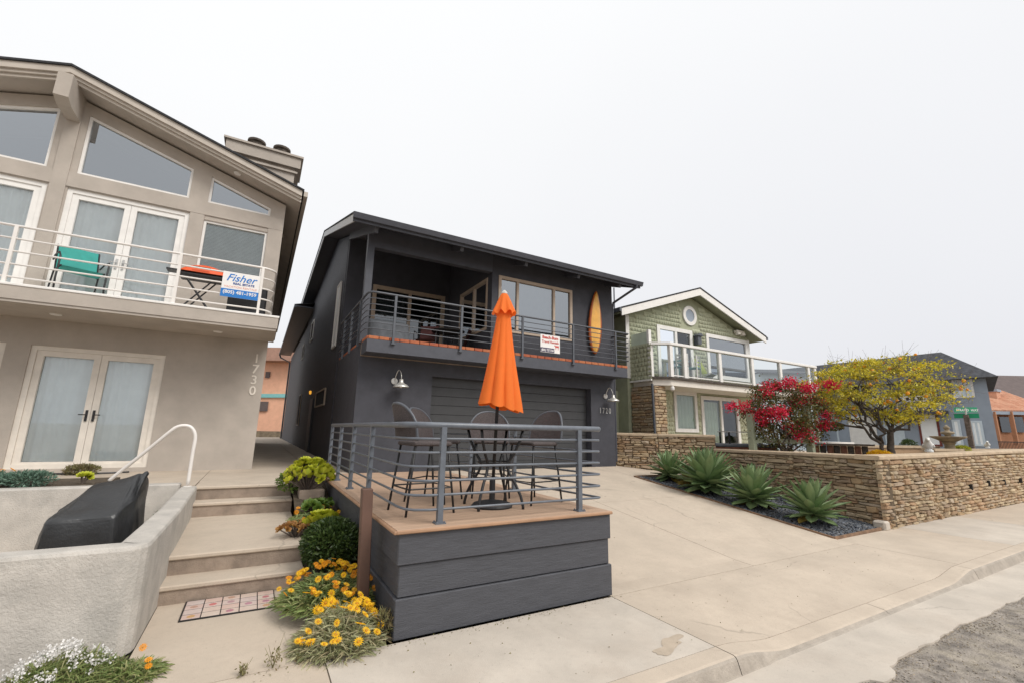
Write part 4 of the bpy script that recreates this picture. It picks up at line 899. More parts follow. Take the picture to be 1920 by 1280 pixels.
MB().box(GX0+0.3, GX1-0.3, YG+2.0, YG+2.1, 0.7, 6.3).build('interior', 'room_dark', gh); MB().box(GX0+0.25, GX1-0.25, YG+0.25, YG+2, 3.4, 3.65).build('floor_slab', 'room_dark', gh)
RG = 11.48; HE = 4.45
s = MB()
for k in (-1, 1):
    e = GC+k*HE; s.prism([(GC, gt_(GC)+0.06), (e, gt_(e)+0.06), (e, gt_(e)+0.01), (GC, gt_(GC)+0.01)], 'y', RG-0.02, 31)
roof = s.build('roof', 'roof_dark', gh)
for k in (-1, 1):
    e = GC+k*(HE-0.02); s = MB(); s.prism([(GC, gt_(GC)), (e, gt_(e)), (e, gt_(e)-0.27), (GC, gt_(GC)-0.285)], 'y', RG, RG+0.05); s.build('fascia', 'white_paint', roof)
    s = MB(); s.prism([(GC, gt_(GC)-0.1), (e, gt_(e)-0.1), (e, gt_(e)-0.16), (GC, gt_(GC)-0.16)], 'y', RG+0.06, 30); s.build('soffit', 'green_paint', roof)
    x = GC+k*HE; s = MB(); s.box(min(x, x+k*0.1), max(x, x+k*0.1), RG-0.02, 30, gt_(e)-0.12, gt_(e)+0.02); s.build('gutter', 'rail_dark', roof)
MB().tube([(13.02, 14, 6.9), (13.02, 14, 8.0)], 0.03, 6).build('vent_pipe', 'rail_dark', roof)
# windows and doors
window(gh, 'y', YG-0.03, 13.33, 15.41, 3.72, 5.98, 'white_paint', 'glass_clear', fw_=0.16, fd=0.1, mull=(14.42,), name='sliding_door', curtain=None)
c = MB(); c.grid(lambda u, v: (13.5+0.85*u, YG+0.1+0.02*math.sin(u*40), 3.9+1.9*v), 24, 1); c.build('curtain', 'blind', gh, smooth=True)
window(gh, 'y', YG-0.03, 16.3, 19.18, 4.1, 6.0, 'white_paint', 'glass_grey', fw_=0.16, fd=0.1)
window(gh, 'y', YG-0.03, 14.1, 15.45, 1.83, 3.42, 'white_paint', 'glass_clear', fw_=0.14, fd=0.1, curtain='curtain_sage')
window(gh, 'y', YG-0.03, 15.7, 18.15, 0.95, 3.32, 'white_paint', 'glass_clear', fw_=0.15, fd=0.1, mull=(16.98,), name='sliding_door')
c = MB(); c.grid(lambda u, v: (15.85+1.1*u, YG+0.1+0.02*math.sin(u*40), 1.0+2.1*v), 24, 1); c.build('curtain', 'curtain_sage', gh, smooth=True)
s = MB(); n = 32
for r0_, r1_, y0, y1 in ((0.27, 0.42, YG-0.06, YG-0.02),):
    vs = [(15.33+r_*math.cos(2*math.pi*j/n), y_, 6.62+r_*math.sin(2*math.pi*j/n)) for r_, y_ in ((r0_, y1+0.03), (r0_, y0), (r1_, y0), (r1_, y1+0.03)) for j in range(n)]
    s.add(vs, [(i*n+j, i*n+(j+1) % n, (i+1)*n+(j+1) % n, (i+1)*n+j) for i in range(3) for j in range(n)])
rwn = s.build('round_window', 'white_paint', gh, smooth=False); p = MB(); p.add([(15.33+0.27*math.cos(2*math.pi*j/n), YG-0.035, 6.62+0.27*math.sin(2*math.pi*j/n)) for j in range(n)], [tuple(range(n))]); p.build('pane', 'blue_siding', rwn)
s = MB(); s.box(15.50, 15.72, YG-0.24, YG-0.03, 5.40, 5.75); s.prism([(15.42, 5.75), (15.80, 5.75), (15.66, 5.86), (15.56, 5.86)], 'y', YG-0.3, YG-0.02); s.build('wall_lantern', 'rail_dark', gh)
s = MB(); s.cbox(18.2, 18.75, YG-0.25, YG-0.05, 6.22, 6.36, 0.03); s.lathe([(0.09, 0), (0.12, -0.1), (0.02, -0.12)], (18.3, YG-0.2, 6.25), 10); s.lathe([(0.09, 0), (0.12, -0.1), (0.02, -0.12)], (18.65, YG-0.2, 6.25), 10); s.build('flood_light', 'cream_frame', gh)
# balcony
P = [(11.85, 10.98), (12.45, 10.60), (22.1, 10.60), (22.1, 11.97), (11.85, 11.97)]
MB().prism(P, 'z', 3.64, 3.72).build('balcony_slab', 'bark', gh)
Q = [(11.95, 11.03), (12.49, 10.68), (22.0, 10.68), (22.0, 11.96), (11.95, 11.96)]; MB().prism(Q, 'z', 3.42, 3.638).build('balcony_soffit', 'cream_frame', gh)
s = MB(); s.box(11.855, 11.97, 10.99, YG-0.03, 3.60, 4.92); s.build('guard_wall', 'green_paint', gh)
s = MB(); s.box(11.80, 11.845, 10.95, 11.99, 3.57, 3.63); s.build('band_trim', 'white_paint', gh)
gp = MB(); gp.quad((11.9, 11.05, 4.93), (11.9, 11.95, 4.93), (11.9, 11.95, 5.35), (11.9, 11.05, 5.35)); gp.build('wind_screen', 'curtain_sage', gh); MB().box(11.84, 11.97, 11.02, 11.12, 4.92, 5.4).build('screen_post', 'white_paint', gh)
gr = link('balcony_railing', None, gh); PX = [at(x_, 680, Y=10.66).x for x_ in (1258, 1283.5, 1349, 1409, 1461, 1513)]
PX[0] = 12.5; posts = [(11.91, 11.04)]+[(x_, 10.67) for x_ in PX]+[(22.05, 10.67)]
for x_, y_ in posts: MB().box(x_-0.075, x_+0.075, y_-0.06, y_+0.06, 3.722, 4.843).build('post', 'white_paint', gr)
MB().cbox(12.42, 22.15, 10.575, 10.765, 4.845, 4.945, 0.012).build('top_rail', 'white_paint', gr); MB().bar((11.86, 11.07, 4.895), (12.46, 10.66, 4.895), 0.18, 0.09).build('top_rail', 'white_paint', gr)
MB().box(12.5, 22.1, 10.65, 10.69, 3.76, 3.80).build('bottom_rail', 'white_paint', gr)
for (xa, ya), (xb, yb) in zip(posts, posts[1:]):
    d = Vector((xb-xa, yb-ya, 0)).normalized()*0.07; g = MB(); g.quad((xa+d.x, ya+d.y, 3.82), (xb-d.x, yb-d.y, 3.82), (xb-d.x, yb-d.y, 4.86), (xa+d.x, ya+d.y, 4.86)); g.build('glass_panel', 'glass_pane', gr)
for x_ in (13.6, 22.0): pass
MB().box(21.9, 22.02, 10.72, 10.84, 0.9, 3.40).build('porch_post', 'sage_wood', gh)
MB().lathe([(0.05, 0.0), (0.075, -0.05), (0.075, -0.12), (0.02, -0.17)], (12.58, 10.72, 3.40), 10).build('porch_light', 'white_paint', gh)
# stone pier under the balcony
def stone_mesh(k):
    q = random.Random(k); s = MB(); a = 0.5; j = lambda e: q.uniform(-e, e)
    back = [(-a, 0, -a), (a, 0, -a), (a, 0, a), (-a, 0, a)]
    cut = [q.uniform(0.02, 0.26) for _ in range(4)]
    rim = [(-a+cut[0]*.3, -0.6, -a+j(.05)), (j(.2), -0.68, -a+abs(j(.05))), (a-cut[1]*.3, -0.6, -a+cut[1]), (a-cut[2]*.2, -0.62, a-cut[2]), (j(.2), -0.66, a-abs(j(.06))), (-a+cut[3]*.2, -0.62, a-cut[3])]
    mid = [(x*0.86, y-0.34+j(.14), z*0.66) for x, y, z in rim]
    vs = [(-a, 0, -a), (0, 0, -a), (a, 0, -a), (a, 0, a), (0, 0, a), (-a, 0, a)]+rim+mid
    fs = [(i, (i+1) % 6, 6+(i+1) % 6, 6+i) for i in range(6)]+[(6+i, 6+(i+1) % 6, 12+(i+1) % 6, 12+i) for i in range(6)]+[(12, 13, 16, 17), (13, 14, 15, 16)]
    return s.add(vs, fs).mesh('stone', 'stone')
STM = [stone_mesh(k) for k in range(14)]
def stone_field(par, A, B, zbase, ztop, courses=(0.048, 0.105), lens=(0.18, 0.56), limit=300, near=None):
    """stacked stones on the vertical face from A to B (2D), outward normal to the right of A->B; returns nothing"""
    A, B = Vector(A), Vector(B); L = (B-A).length; d = (B-A)/L; nrm = Vector((d.y, -d.x)); ang = math.atan2(d.y, d.x)
    items = []; z = -0.02
    H = max(ztop(0), ztop(L))
    while z < H:
        h = random.uniform(*courses)*1.75; x = random.uniform(-0.2, 0)
        while x < L:
            w = random.uniform(*lens); a, b = max(0, x), min(L, x+w); x += w
            if b-a < 0.04: continue
            mode = random.random(); f1 = random.uniform(0.35, 0.65); parts = []
            if mode < 0.22 and w < 0.3: parts = [(a, b, 0, 1)]
            elif mode < 0.70:
                m1 = a+(b-a)*random.uniform(0.3, 0.7); parts = [(a, b, 0, f1)]+([(a, b, f1, 1)] if b-a < 0.22 else [(a, m1, f1, 1), (m1, b, f1, 1)])
            else:
                m1 = a+(b-a)*random.uniform(0.35, 0.65); parts = ([(a, m1, 0, f1), (m1, b, 0, f1)] if b-a > 0.2 else [(a, b, 0, f1)])+[(a, b, f1, 1)]
            for pa, pb, v0, v1 in parts:
                c = (pa+pb)/2; lo = zbase(c); hi = ztop(c); za_, zc = z+h*v0+random.uniform(-0.008, 0.008)*(v0 > 0), min(z+h*v1, hi)
                if zc < lo+0.02 or zc-za_ < 0.025 or pb-pa < 0.035: continue
                items.append((c, (za_+zc)/2, pb-pa-0.004, zc-za_-0.003, random.uniform(0.045, 0.10)))
        z += h
    base = Vector((*par.location,))
    if near is not None: items.sort(key=lambda t: (A+d*t[0]-Vector(near)).length)
    vs, fs = [], []
    for i, (c, z, w, h, dp) in enumerate(items):
        p = A+d*c; me = random.choice(STM); fl = random.choice((1, -1)); tilt = random.gauss(0, 0.035)
        if i < limit:
            o = link('stone', me, par, Vector((p.x, p.y, z))-base); o.scale = (w*fl, dp, h*random.choice((1, -1))); o.rotation_euler = (0, tilt, ang)
        else:
            Mx = Matrix.Translation((p.x, p.y, z)) @ Matrix.Rotation(ang, 4, 'Z') @ Matrix.Diagonal((w, dp, h, 1)); k = len(vs)
            vs += [tuple(Mx @ v.co) for v in me.vertices]
            for pl in me.polygons:
                q = [k+v for v in pl.vertices]; fs += [(q[0], q[1], q[2]), (q[0], q[2], q[3])]
    if vs: stuff(arrmesh('far_stones', np.array(vs), np.array(fs), 'stone_far', par))
pier = link('stone_pier', MB().box(11.88, 12.47, 10.95, 11.97, 0.6, 3.40).mesh('stone_pier', 'mortar', wloc(gh)), gh)
def pier_field(A, B):
    A, B = Vector(A), Vector(B); L = (B-A).length; d = (B-A)/L; ang = math.atan2(d.y, d.x); z = 0.65
    while z < 3.38:
        h = min(random.uniform(0.06, 0.13), 3.40-z); x = random.uniform(-0.2, 0)
        while x < L:
            w = random.uniform(0.18, 0.5); a, b = max(0, x), min(L, x+w); x += w
            if b-a < 0.05: continue
            p = A+d*(a+b)/2; o = link('stone', random.choice(STM), pier, Vector((p.x, p.y, z+h/2))-wloc(gh)); o.scale = (b-a-0.006, 0.06, h-0.006); o.rotation_euler = (0, 0, ang)
        z += h
pier_field((11.88, 11.97), (11.88, 10.95)); pier_field((11.88, 10.95), (12.47, 10.95))
MB().tube([(11.82, 10.93, 3.45), (11.82, 10.9, 0.9)], 0.04, 8).build('downspout', 'rail_dark', gh)
MB().box(11.05, 11.69, 12.5, 12.6, 0.6, 3.3).build('side_gate', 'green_paint', gh)
# ---------------------------------------------------------------- things on the green balcony
t = thing('cafe_table', 'small teal topped cafe table behind the glass of the green house balcony', 'table', (13.75, 11.35, 3.722))
MB().lathe([(0.02, 0.70), (0.36, 0.70), (0.37, 0.74), (0.02, 0.745)], (0, 0, 0), 20).build('table_top', 'aqua', t, local=True); MB().lathe([(0.2, 0), (0.2, 0.03), (0.03, 0.06), (0.03, 0.7)], (0, 0, 0), 12).build('pedestal', 'aqua', t, local=True)
def slat_chair(loc, rz, label, seat):
    t = thing('slatted_chair', label, 'chair', loc, rz, 'white slatted chairs on the glass balcony')
    MB().cbox(-0.22, 0.22, -0.22, 0.22, 0.43, 0.47, 0.008).build('seat', seat, t, local=True)
    for k in (-1, 1):
        MB().box(k*0.2-0.02, k*0.2+0.02, -0.22, -0.18, 0, 0.92).build('leg', 'white_paint', t, local=True); MB().box(k*0.2-0.02, k*0.2+0.02, 0.18, 0.22, 0, 0.43).build('leg', 'white_paint', t, local=True)
    for z in (0.56, 0.69, 0.82): MB().box(-0.18, 0.18, -0.215, -0.19, z, z+0.07).build('back_slat', 'white_paint', t, local=True)
slat_chair((13.35, 10.95, 3.722), R(-35), 'white slatted chair at the teal cafe table, on the side of the stone pier', 'aqua'); slat_chair((14.0, 10.92, 3.722), R(20), 'white slatted chair at the teal cafe table, on the side of the lime chair', 'aqua')
t = thing('deck_chair', 'lime green sling deck chair with white frame on the glass balcony', 'chair', (15.2, 11.3, 3.722), R(190))
MB().grid(lambda u, v: (-0.25+0.5*u, 0.35-0.65*v, 0.34-0.1*math.sin(2.6*v)+0.85*max(0, v-0.45)*1.5), 4, 14).build('sling', 'lime_fabric', t, local=True)
for k in (-1, 1): MB().tube([(k*0.27, 0.4, 0.36), (k*0.27, -0.2, 0.28), (k*0.27, -0.38, 1.05)], 0.018, 6).build('side_frame', 'white_paint', t, local=True); MB().tube([(k*0.27, 0.3, 0.35), (k*0.27, -0.3, 0)], 0.016, 6).build('leg', 'white_paint', t, local=True); MB().tube([(k*0.27, -0.2, 0.3), (k*0.27, 0.35, 0)], 0.016, 6).build('leg', 'white_paint', t, local=True)

# ================================================================= stacked stone walls
def stone_wall(label, segs, ztops, zb, near, limit, th=0.3, cut=0.0):
    m = (Vector(segs[0])+Vector(segs[-1]))/2; w = thing('stone_wall', label, 'wall', (m.x, m.y, 0)); n = len(segs); cores = MB(); 
    for i in range(n-1):
        A, B = Vector(segs[i]), Vector(segs[i+1]); d = (B-A).normalized(); nr = Vector((-d.y, d.x))*th; za, zb_ = ztops[i]-0.09, ztops[i+1]-0.09
        C_ = A+d*(cut if i == 0 else 0); q = [C_, B, B+nr, C_+nr]
        cores.add([(p.x, p.y, -0.15) for p in q]+[(p.x, p.y, z) for p, z in zip(q, (za, zb_, zb_, za))], [(0, 3, 2, 1), (4, 5, 6, 7), (0, 1, 5, 4), (1, 2, 6, 5), (2, 3, 7, 6), (3, 0, 4, 7)])
        L = (B-A).length; stone_field(w, A, B, zb, lambda x, a=za, b=zb_, L=L: a+(b-a)*x/L, limit=limit[i], near=near)
        k = max(1, int(L/1.3))
        for j in range(k):
            pa, pb = A+d*(L*j/k+0.004), A+d*(L*(j+1)/k-0.004); c = MB(); za2, zb2 = za+(zb_-za)*j/k, za+(zb_-za)*(j+1)/k; oo = -0.085
            prof = [(oo+0.02, 0.002), (oo, 0.02), (oo, 0.07), (oo+0.02, 0.09), (th+0.03, 0.09), (th+0.05, 0.07), (th+0.05, 0.002)]; vs = []
            for pp_, zz in ((pa, za2), (pb, zb2)):
                for o_, z_ in prof: v_ = pp_+Vector((-d.y, d.x))*o_; vs.append((v_.x, v_.y, zz+z_))
            m_ = len(prof); c.add(vs, [(j2, (j2+1) % m_, m_+(j2+1) % m_, m_+j2) for j2 in range(m_)]+[tuple(range(m_)), tuple(range(m_, 2*m_))]); c.build('cap_stone', 'stone_cap', w)
    cores.build('wall_core', 'mortar', w); return w
stone_wall('tall stacked stone wall running from the garage corner behind the smallest agave', [(9.62, 10.55), (10.55, 9.63), (11.70, 8.52)], [1.76, 1.75, 1.75], lambda x: 0.4, (10, 9), [150, 150])
stone_wall('stacked stone wall behind the agaves and dark gravel bed', [(11.66, 8.5), (11.42, 6.2), (11.05, 4.35)], [1.36, 1.38, 1.40], lambda x: 0.0, (11.2, 4.5), [120, 180])
stone_wall('long stacked stone wall along the pavement with holes for drains', [(10.95, 4.37), (13.5, 4.38), (23.5, 4.45)], [1.40, 1.41, 1.50], lambda x: -0.02, (11, 4.3), [170, 130], cut=0.13)
# ---------------------------------------------------------------- gravel bed and edging
bedz = lambda x, y: drz(y)-0.02+0.02*math.sin(x*3)*math.sin(y*2.2)
s = MB(); s.grid(lambda u, v: (8.99+2.75*u, 4.34+4.75*v, bedz(8.99+2.75*u, 4.34+4.75*v)), 20, 30); struct(s.build('planting_bed', 'soil', smooth=True))
n = 15000; gx, gy = rng.uniform(9.03, 11.6, n), rng.uniform(4.38, 9.0, n); keep = gx < 11.05+0.14*(gy-4.4); gx, gy = gx[keep], gy[keep]; n = len(gx)
gz = np.maximum(0, (gy-4.2)*SLOPE)-0.01+0.02*np.sin(gx*3)*np.sin(gy*2.2)+rng.uniform(0, 0.02, n)
v, f = pebbles(n, np.stack([gx, gy, gz], 1), 0.014, 0.036, 0.5); o = arrmesh('slate_gravel', v, f, 'gravel_slate'); stuff(o); o['label'] = 'dark blue grey slate gravel mulch around the agaves'; o['category'] = 'gravel'
ed = thing('bed_edging', 'thin brown timber edging strip round the dark gravel bed', 'edging', (9, 6.5, 0))
for (xa, ya), (xb, yb) in (((8.985, 4.34), (8.985, 6.7)), ((8.985, 6.71), (8.985, 9.07)), ((8.985, 9.08), (10.4, 9.08)), ((8.99, 4.335), (10.9, 4.36))):
    MB().bar((xa, ya, drz(ya)+0.0), (xb, yb, drz(yb)+0.0), 0.03, 0.06).build('strip', 'wood_edging', ed)
o = MB().cbox(10.80, 11.02, 4.28, 4.5, -0.02, 0.16, 0.03).build('marker_block', 'concrete_pale'); tag(o, 'pale concrete block at the foot of the stone wall corner', 'block'); o.rotation_euler = (0, 0, 0)
# ================================================================= agaves
def agave_leaf(k, L=0.62, Wd=0.195):
    q = random.Random(k); s = MB(); nu, nv = 4, 8; curl = q.uniform(0.05, 0.30)
    def fn(u, v, o=0):
        a = (u-0.5)*2; w = Wd*0.5*(0.42+0.58*math.sin(min(1, v*1.55)*math.pi/2))*(1 if v < 0.55 else max(0.02, 1-((v-0.55)/0.45)**1.7)); x = a*w
        z = 0.24*Wd*a*a*(1.0-0.5*v)+curl*L*0.35*(v**2)*(-1)+o*(1-v)*0.5*(1-a*a); return (x, L*v, z)
    s.grid(lambda u, v: fn(u, v, 0.0), nu, nv); s.grid(lambda u, v: fn(u, v, -0.05), nu, nv); return s.mesh('leaf', 'agave_leaf', None, True)
AG = [agave_leaf(k) for k in range(4)]; AGD = [m.copy() for m in AG[:1]]; AGD[0].materials[0] = mm('agave_dry')
def agave(x, y, sc, n, label, seed):
    q = random.Random(seed); t = thing('agave', label, 'agave', (x, y, bedz(x, y)), q.uniform(0, 6), 'agaves in the gravel bed')
    MB().tube([(0, 0, -0.02), (0, 0, 0.30*sc)], 0.07*sc, 9, r2=0.05*sc).build('stem', 'bark', t, local=True)
    for i in range(n):
        f = i/(n-1); az = i*2.39996+q.uniform(-0.15, 0.15); el = R(86-104*f**1.0+q.uniform(-7, 7)); ll = sc*(0.62+0.62*math.sin(math.pi*min(1, 0.18+f*0.75)))*q.uniform(0.9, 1.08)
        me = AGD[0] if (f > 0.96 and q.random() < 0.5) else q.choice(AG)
        o = link('leaf', me, t, (0, 0, sc*(0.36-0.20*f))); o.scale = (sc*(0.75+0.5*f), ll, sc*0.9); o.rotation_euler = Matrix.Rotation(az, 3, 'Z').to_4x4().to_3x3().to_euler()
        o.rotation_euler = (Matrix.Rotation(az, 3, 'Z') @ Matrix.Rotation(el, 3, 'X')).to_euler(); o.location += Vector((-math.sin(az), math.cos(az), 0))*0.04*sc
    return t
agave(9.70, 8.50, 0.80, 62, 'smallest agave, nearest the garage, in front of the tall stone wall', 1); agave(9.52, 7.25, 1.10, 80, 'largest agave, second from the garage, leaves up to the wall cap', 2)
agave(9.50, 6.08, 0.95, 66, 'agave with drooping lower leaves, third from the garage', 3); agave(9.62, 4.98, 0.88, 58, 'agave nearest the pavement at the corner of the gravel bed', 4)
t = thing('yellow_succulent', 'small yellowing succulent tucked between the two agaves near the garage', 'plant', (9.75, 7.95, bedz(9.75, 7.95)))
pts = rng.normal(0, 0.06, (160, 3))*np.array([1, 1, 0.3])+np.array([9.75, 7.95, bedz(9.75, 7.95)+0.12]); v, f = blades(pts, rdirs(160, 0.7), rng.uniform(0.15, 0.3, 160), 0.05, 0.5); arrmesh('foliage', v, f, 'agave_dry', t)
MB().tube([(9.75, 7.95, bedz(9.75, 7.95)-0.02), (9.75, 7.95, bedz(9.75, 7.95)+0.15)], 0.03, 6).build('stem', 'bark', t)
# ================================================================= planting beside the steps
def rosette_mesh(name, m, n=34, r=0.1):
    i = np.arange(n); f = (i+1)/n; az = i*2.39996; el = np.radians(86-62*f**0.9); L = r*(0.45+0.65*f)
    d = np.stack([np.cos(az)*np.cos(el), np.sin(az)*np.cos(el), np.sin(el)], 1); side = np.stack([-np.sin(az), np.cos(az), 0*az], 1)
    p = np.zeros((n, 3)); Wd = L[:, None]*0.62; tip = p+d*L[:, None]; mid = p+d*L[:, None]*0.72; nor = np.cross(d, side)*-1
    v = np.stack([p, mid+side*Wd*0.5+nor*0.02*r, tip+nor*0.03*r, mid-side*Wd*0.5+nor*0.02*r], 1).reshape(-1, 3); b = i[:, None]*4
    fa = np.concatenate([b+np.array([0, 1, 2]), b+np.array([0, 2, 3])], 1).reshape(-1, 3)
    o = arrmesh(name, v, fa, m); me = o.data; bpy.data.objects.remove(o); return me
ROS = rosette_mesh('rosette', 'aeonium'); ROSD = rosette_mesh('rosette', 'aeonium_dk'); ROSC = rosette_mesh('rosette', 'copper_leaf', 20)
def aeonium(label, loc, rx, rz_, n, seed, me=ROS, size=(0.8, 1.4), name='aeonium', cat='succulent', tall=0.25):
    q = random.Random(seed); t = thing(name, label, cat, loc); st = MB()
    for i in range(n):
        f = (i+0.5)/n; az = i*2.39996; rr = math.sqrt(f)*rx; x, y = rr*math.cos(az)*q.uniform(0.85, 1.1), rr*math.sin(az)*q.uniform(0.85, 1.1); z = tall+rz_*math.sqrt(max(0, 1-f*0.97))*q.uniform(0.88, 1.08)
        o = link('rosette', me, t, (x, y, z)); sc = q.uniform(*size); o.scale = (sc, sc, sc); o.rotation_euler = (q.gauss(-y/rx*1.1, 0.12), q.gauss(x/rx*1.1, 0.12), q.uniform(0, 6))
        st.tube([(x*0.15, y*0.15, 0), (x*0.6, y*0.6, z*0.55), (x, y, z)], 0.011, 5, r2=0.008)
    st.build('stems', 'twig', t, local=True); return t
def fl_mesh(name, m, npt=13):
    s = MB(); 
    for k in range(npt):
        a = 2*math.pi*k/npt; c, d = math.cos(a), math.sin(a); e, g = -d, c; w = 0.010
        s.add([(c*0.007, d*0.007, 0.002), (c*0.024+e*w*.55, d*0.024+g*w*.55, 0.008), (c*0.042, d*0.042, 0.005), (c*0.024-e*w*.55, d*0.024-g*w*.55, 0.008)], [(0, 1, 2), (0, 2, 3)])
    s.cur = 1; s.lathe([(0.010, 0.002), (0.009, 0.007), (0.003, 0.010)], (0, 0, 0), 8); s.cur = 2; s.tube([(0, 0, 0.002), (0.004, 0.003, -0.05)], 0.002, 4); return s.mesh(name, [m, 'petal_core', 'gazania_leaf'])
FY, FO = fl_mesh('flower', 'petal_yellow'), fl_mesh('flower', 'petal_orange')
def gazania(label, c, r, n, h, leafm, flowers, fr, seed, blade=(0.10, 0.2), wd=0.012, mixo=0.0, fsc=(0.9, 1.35), zf=None):
    """mound of narrow leaves with daisy flowers"""
    q = random.Random(seed); t = thing('gazania', label, 'flower', c); zf = zf or (lambda x, y: 0.0)
    a = rng.uniform(0, 6.283, n); rr = np.sqrt(rng.uniform(0, 1, n)); x, y = rr*np.cos(a)*r[0], rr*np.sin(a)*r[1]; mound = h*np.maximum(0, 1-rr**2)
    base = np.array([zf(c[0]+u, c[1]+w) for u, w in zip(x, y)]); z = base+mound*rng.uniform(0.2, 1, n)
    d = rng.normal(0, 0.75, (n, 3)); d[:, 0] += x/r[0]*0.8; d[:, 1] += y/r[1]*0.8; d[:, 2] = np.abs(d[:, 2])*0.6+0.45
    v, f = blades(np.stack([x, y, z], 1)+np.array(c), d, rng.uniform(*blade, n), wd*rng.uniform(0.7, 1.4, n), 0.7); arrmesh('foliage', v, f, leafm, t)
    for i in range(flowers):
        a = q.uniform(0, 6.283); s_ = math.sqrt(q.uniform(0.05, 1))*fr; fx, fy = s_*math.cos(a)*r[0], s_*math.sin(a)*r[1]
        fz = zf(c[0]+fx, c[1]+fy)+h*max(0, 1-s_**2)+blade[1]*0.62+q.uniform(0, 0.05)
        o = link('flower', FO if q.random() < mixo else FY, t, (fx, fy, fz)); k = q.uniform(*fsc); o.scale = (k, k, k)
        o.rotation_euler = (R(35)+q.gauss(0, 0.35), q.gauss(0, 0.35), q.uniform(-0.5, 0.8))
    return t
def shrub(label, name, c, r, n, L, Wd, m, cat='shrub', stem='bark', shell=0.55, up=0.3, clumps=0, group=None):
    t = thing(name, label, cat, c); u = rdirs(n, 0.25); k = shell+(1-shell)*rng.uniform(0, 1, (n, 1))**0.6
    if clumps:
        cc = rdirs(clumps, 0.2)*rng.uniform(0.5, 0.95, (clumps, 1)); u = cc[rng.integers(0, clumps, n)]+rng.normal(0, 0.16, (n, 3)); k = 1.0
    p = u*k*np.array(r)+np.array(c)+np.array([0, 0, r[2]*0.85]); p[:, 2] = np.maximum(p[:, 2], c[2]+0.01)
    d = norm(u)*1.0+rng.normal(0, 0.6, (n, 3)); d[:, 2] += up
    v, f = leaves(p, d, rng.uniform(L*0.6, L*1.2, n), rng.uniform(Wd*0.6, Wd*1.2, n)); arrmesh('foliage', v, f, m, t)
    s = MB(); q = random.Random(int(n+r[0]*100))
    for i in range(7): a = q.uniform(0, 6.28); s.tube([(0, 0, -0.02), (r[0]*0.25*math.cos(a), r[1]*0.25*math.sin(a), r[2]*0.7), (r[0]*0.6*math.cos(a), r[1]*0.6*math.sin(a), r[2]*1.3)], 0.012, 5, r2=0.005)
    s.build('stems', stem, t, local=True); return t
# concrete trough with a big aeonium
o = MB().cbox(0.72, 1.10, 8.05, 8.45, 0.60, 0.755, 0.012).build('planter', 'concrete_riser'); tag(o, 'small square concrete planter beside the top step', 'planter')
aeonium('big lime green aeonium mound in the concrete planter beside the top step', (0.84, 8.20, 0.74), 0.36, 0.37, 70, 3, size=(0.75, 1.15), tall=0.08)
shrub('loose green succulent at the foot of the big aeonium', 'jade_plant', (0.62, 8.45, 0.72), (0.22, 0.2, 0.16), 700, 0.06, 0.028, 'aeonium_dk', 'succulent')
aeonium('small lime aeonium below the planter, above the dark shrub', (0.88, 6.45, 0.36), 0.20, 0.17, 20, 5, size=(0.8, 1.15), tall=0.10)
aeonium('copper coloured aeonium sprawling over the step beside the small lime aeonium', (0.60, 6.55, 0.37), 0.20, 0.06, 26, 6, me=ROSC, size=(0.4, 0.65), name='copper_aeonium', tall=0.10)
aeonium('dark green aeonium patch between planter and small lime aeonium', (0.92, 7.35, 0.48), 0.24, 0.10, 18, 8, me=ROSD, size=(0.7, 1.1), name='dark_aeonium', tall=0.08)
gazania('gazania patch with scattered orange flowers below the concrete planter', (0.86, 7.0, 0.44), (0.30, 0.55, 0), 900, 0.10, 'gazania_leaf', 12, 1.0, 11, (0.10, 0.17), 0.014, 0.5, (0.7, 1.0))
shrub('dense rounded dark green shrub beside the middle step', 'boxwood_shrub', (0.90, 5.72, 0.22), (0.31, 0.40, 0.26), 7000, 0.055, 0.026, 'shrub_leaf')
gazania('orange flowered gazania mound around the foot of the brown post', (0.80, 4.98, 0.10), (0.40, 0.42, 0), 2800, 0.20, 'gazania_leaf', 95, 1.12, 12, (0.10, 0.18), 0.012, 0.4, (0.6, 0.95), )
gazania('yellow flowered silver leaved gazania mound spilling onto the pavement', (0.80, 4.23, 0.0), (0.32, 0.32, 0), 3200, 0.24, 'silver_leaf', 50, 1.15, 13, (0.10, 0.17), 0.009, 0.05, (0.75, 1.2))
v = 0
shrub('dry straw coloured tuft against the deck corner', 'dry_tuft', (1.135, 4.12, 0.0), (0.06, 0.08, 0.11), 300, 0.08, 0.010, 'weed', 'weed')
def weed(label, x, y, h, n, seed):
    q = random.Random(seed); t = thing('weed', label, 'weed', (x, y, 0.0)); s = MB()
    for i in range(n): a = q.uniform(0, 6.28); l = h*q.uniform(0.4, 1); s.tube([(0, 0, 0), (l*0.2*math.cos(a), l*0.2*math.sin(a), l*0.5), (l*0.45*math.cos(a), l*0.45*math.sin(a), l)], 0.0022, 4, r2=0.001)
    s.build('stems', 'weed', t, local=True); m_ = n*9; p = rng.normal(0, h*0.16, (m_, 3))+np.array([x, y, h*0.28]); p[:, 2] = np.abs(p[:, 2]); vv, ff = leaves(p, rdirs(m_, 0.5), 0.03, 0.011); arrmesh('foliage', vv, ff, 'weed', t)
weed('tall dry weed growing from the walkway joint', 0.31, 4.04, 0.22, 7, 1); weed('short green weed in the walkway joint beside the grey wall', 0.12, 4.02, 0.12, 6, 2); weed('tiny weed at the joint next to the yellow gazania', 0.48, 4.05, 0.08, 6, 3)
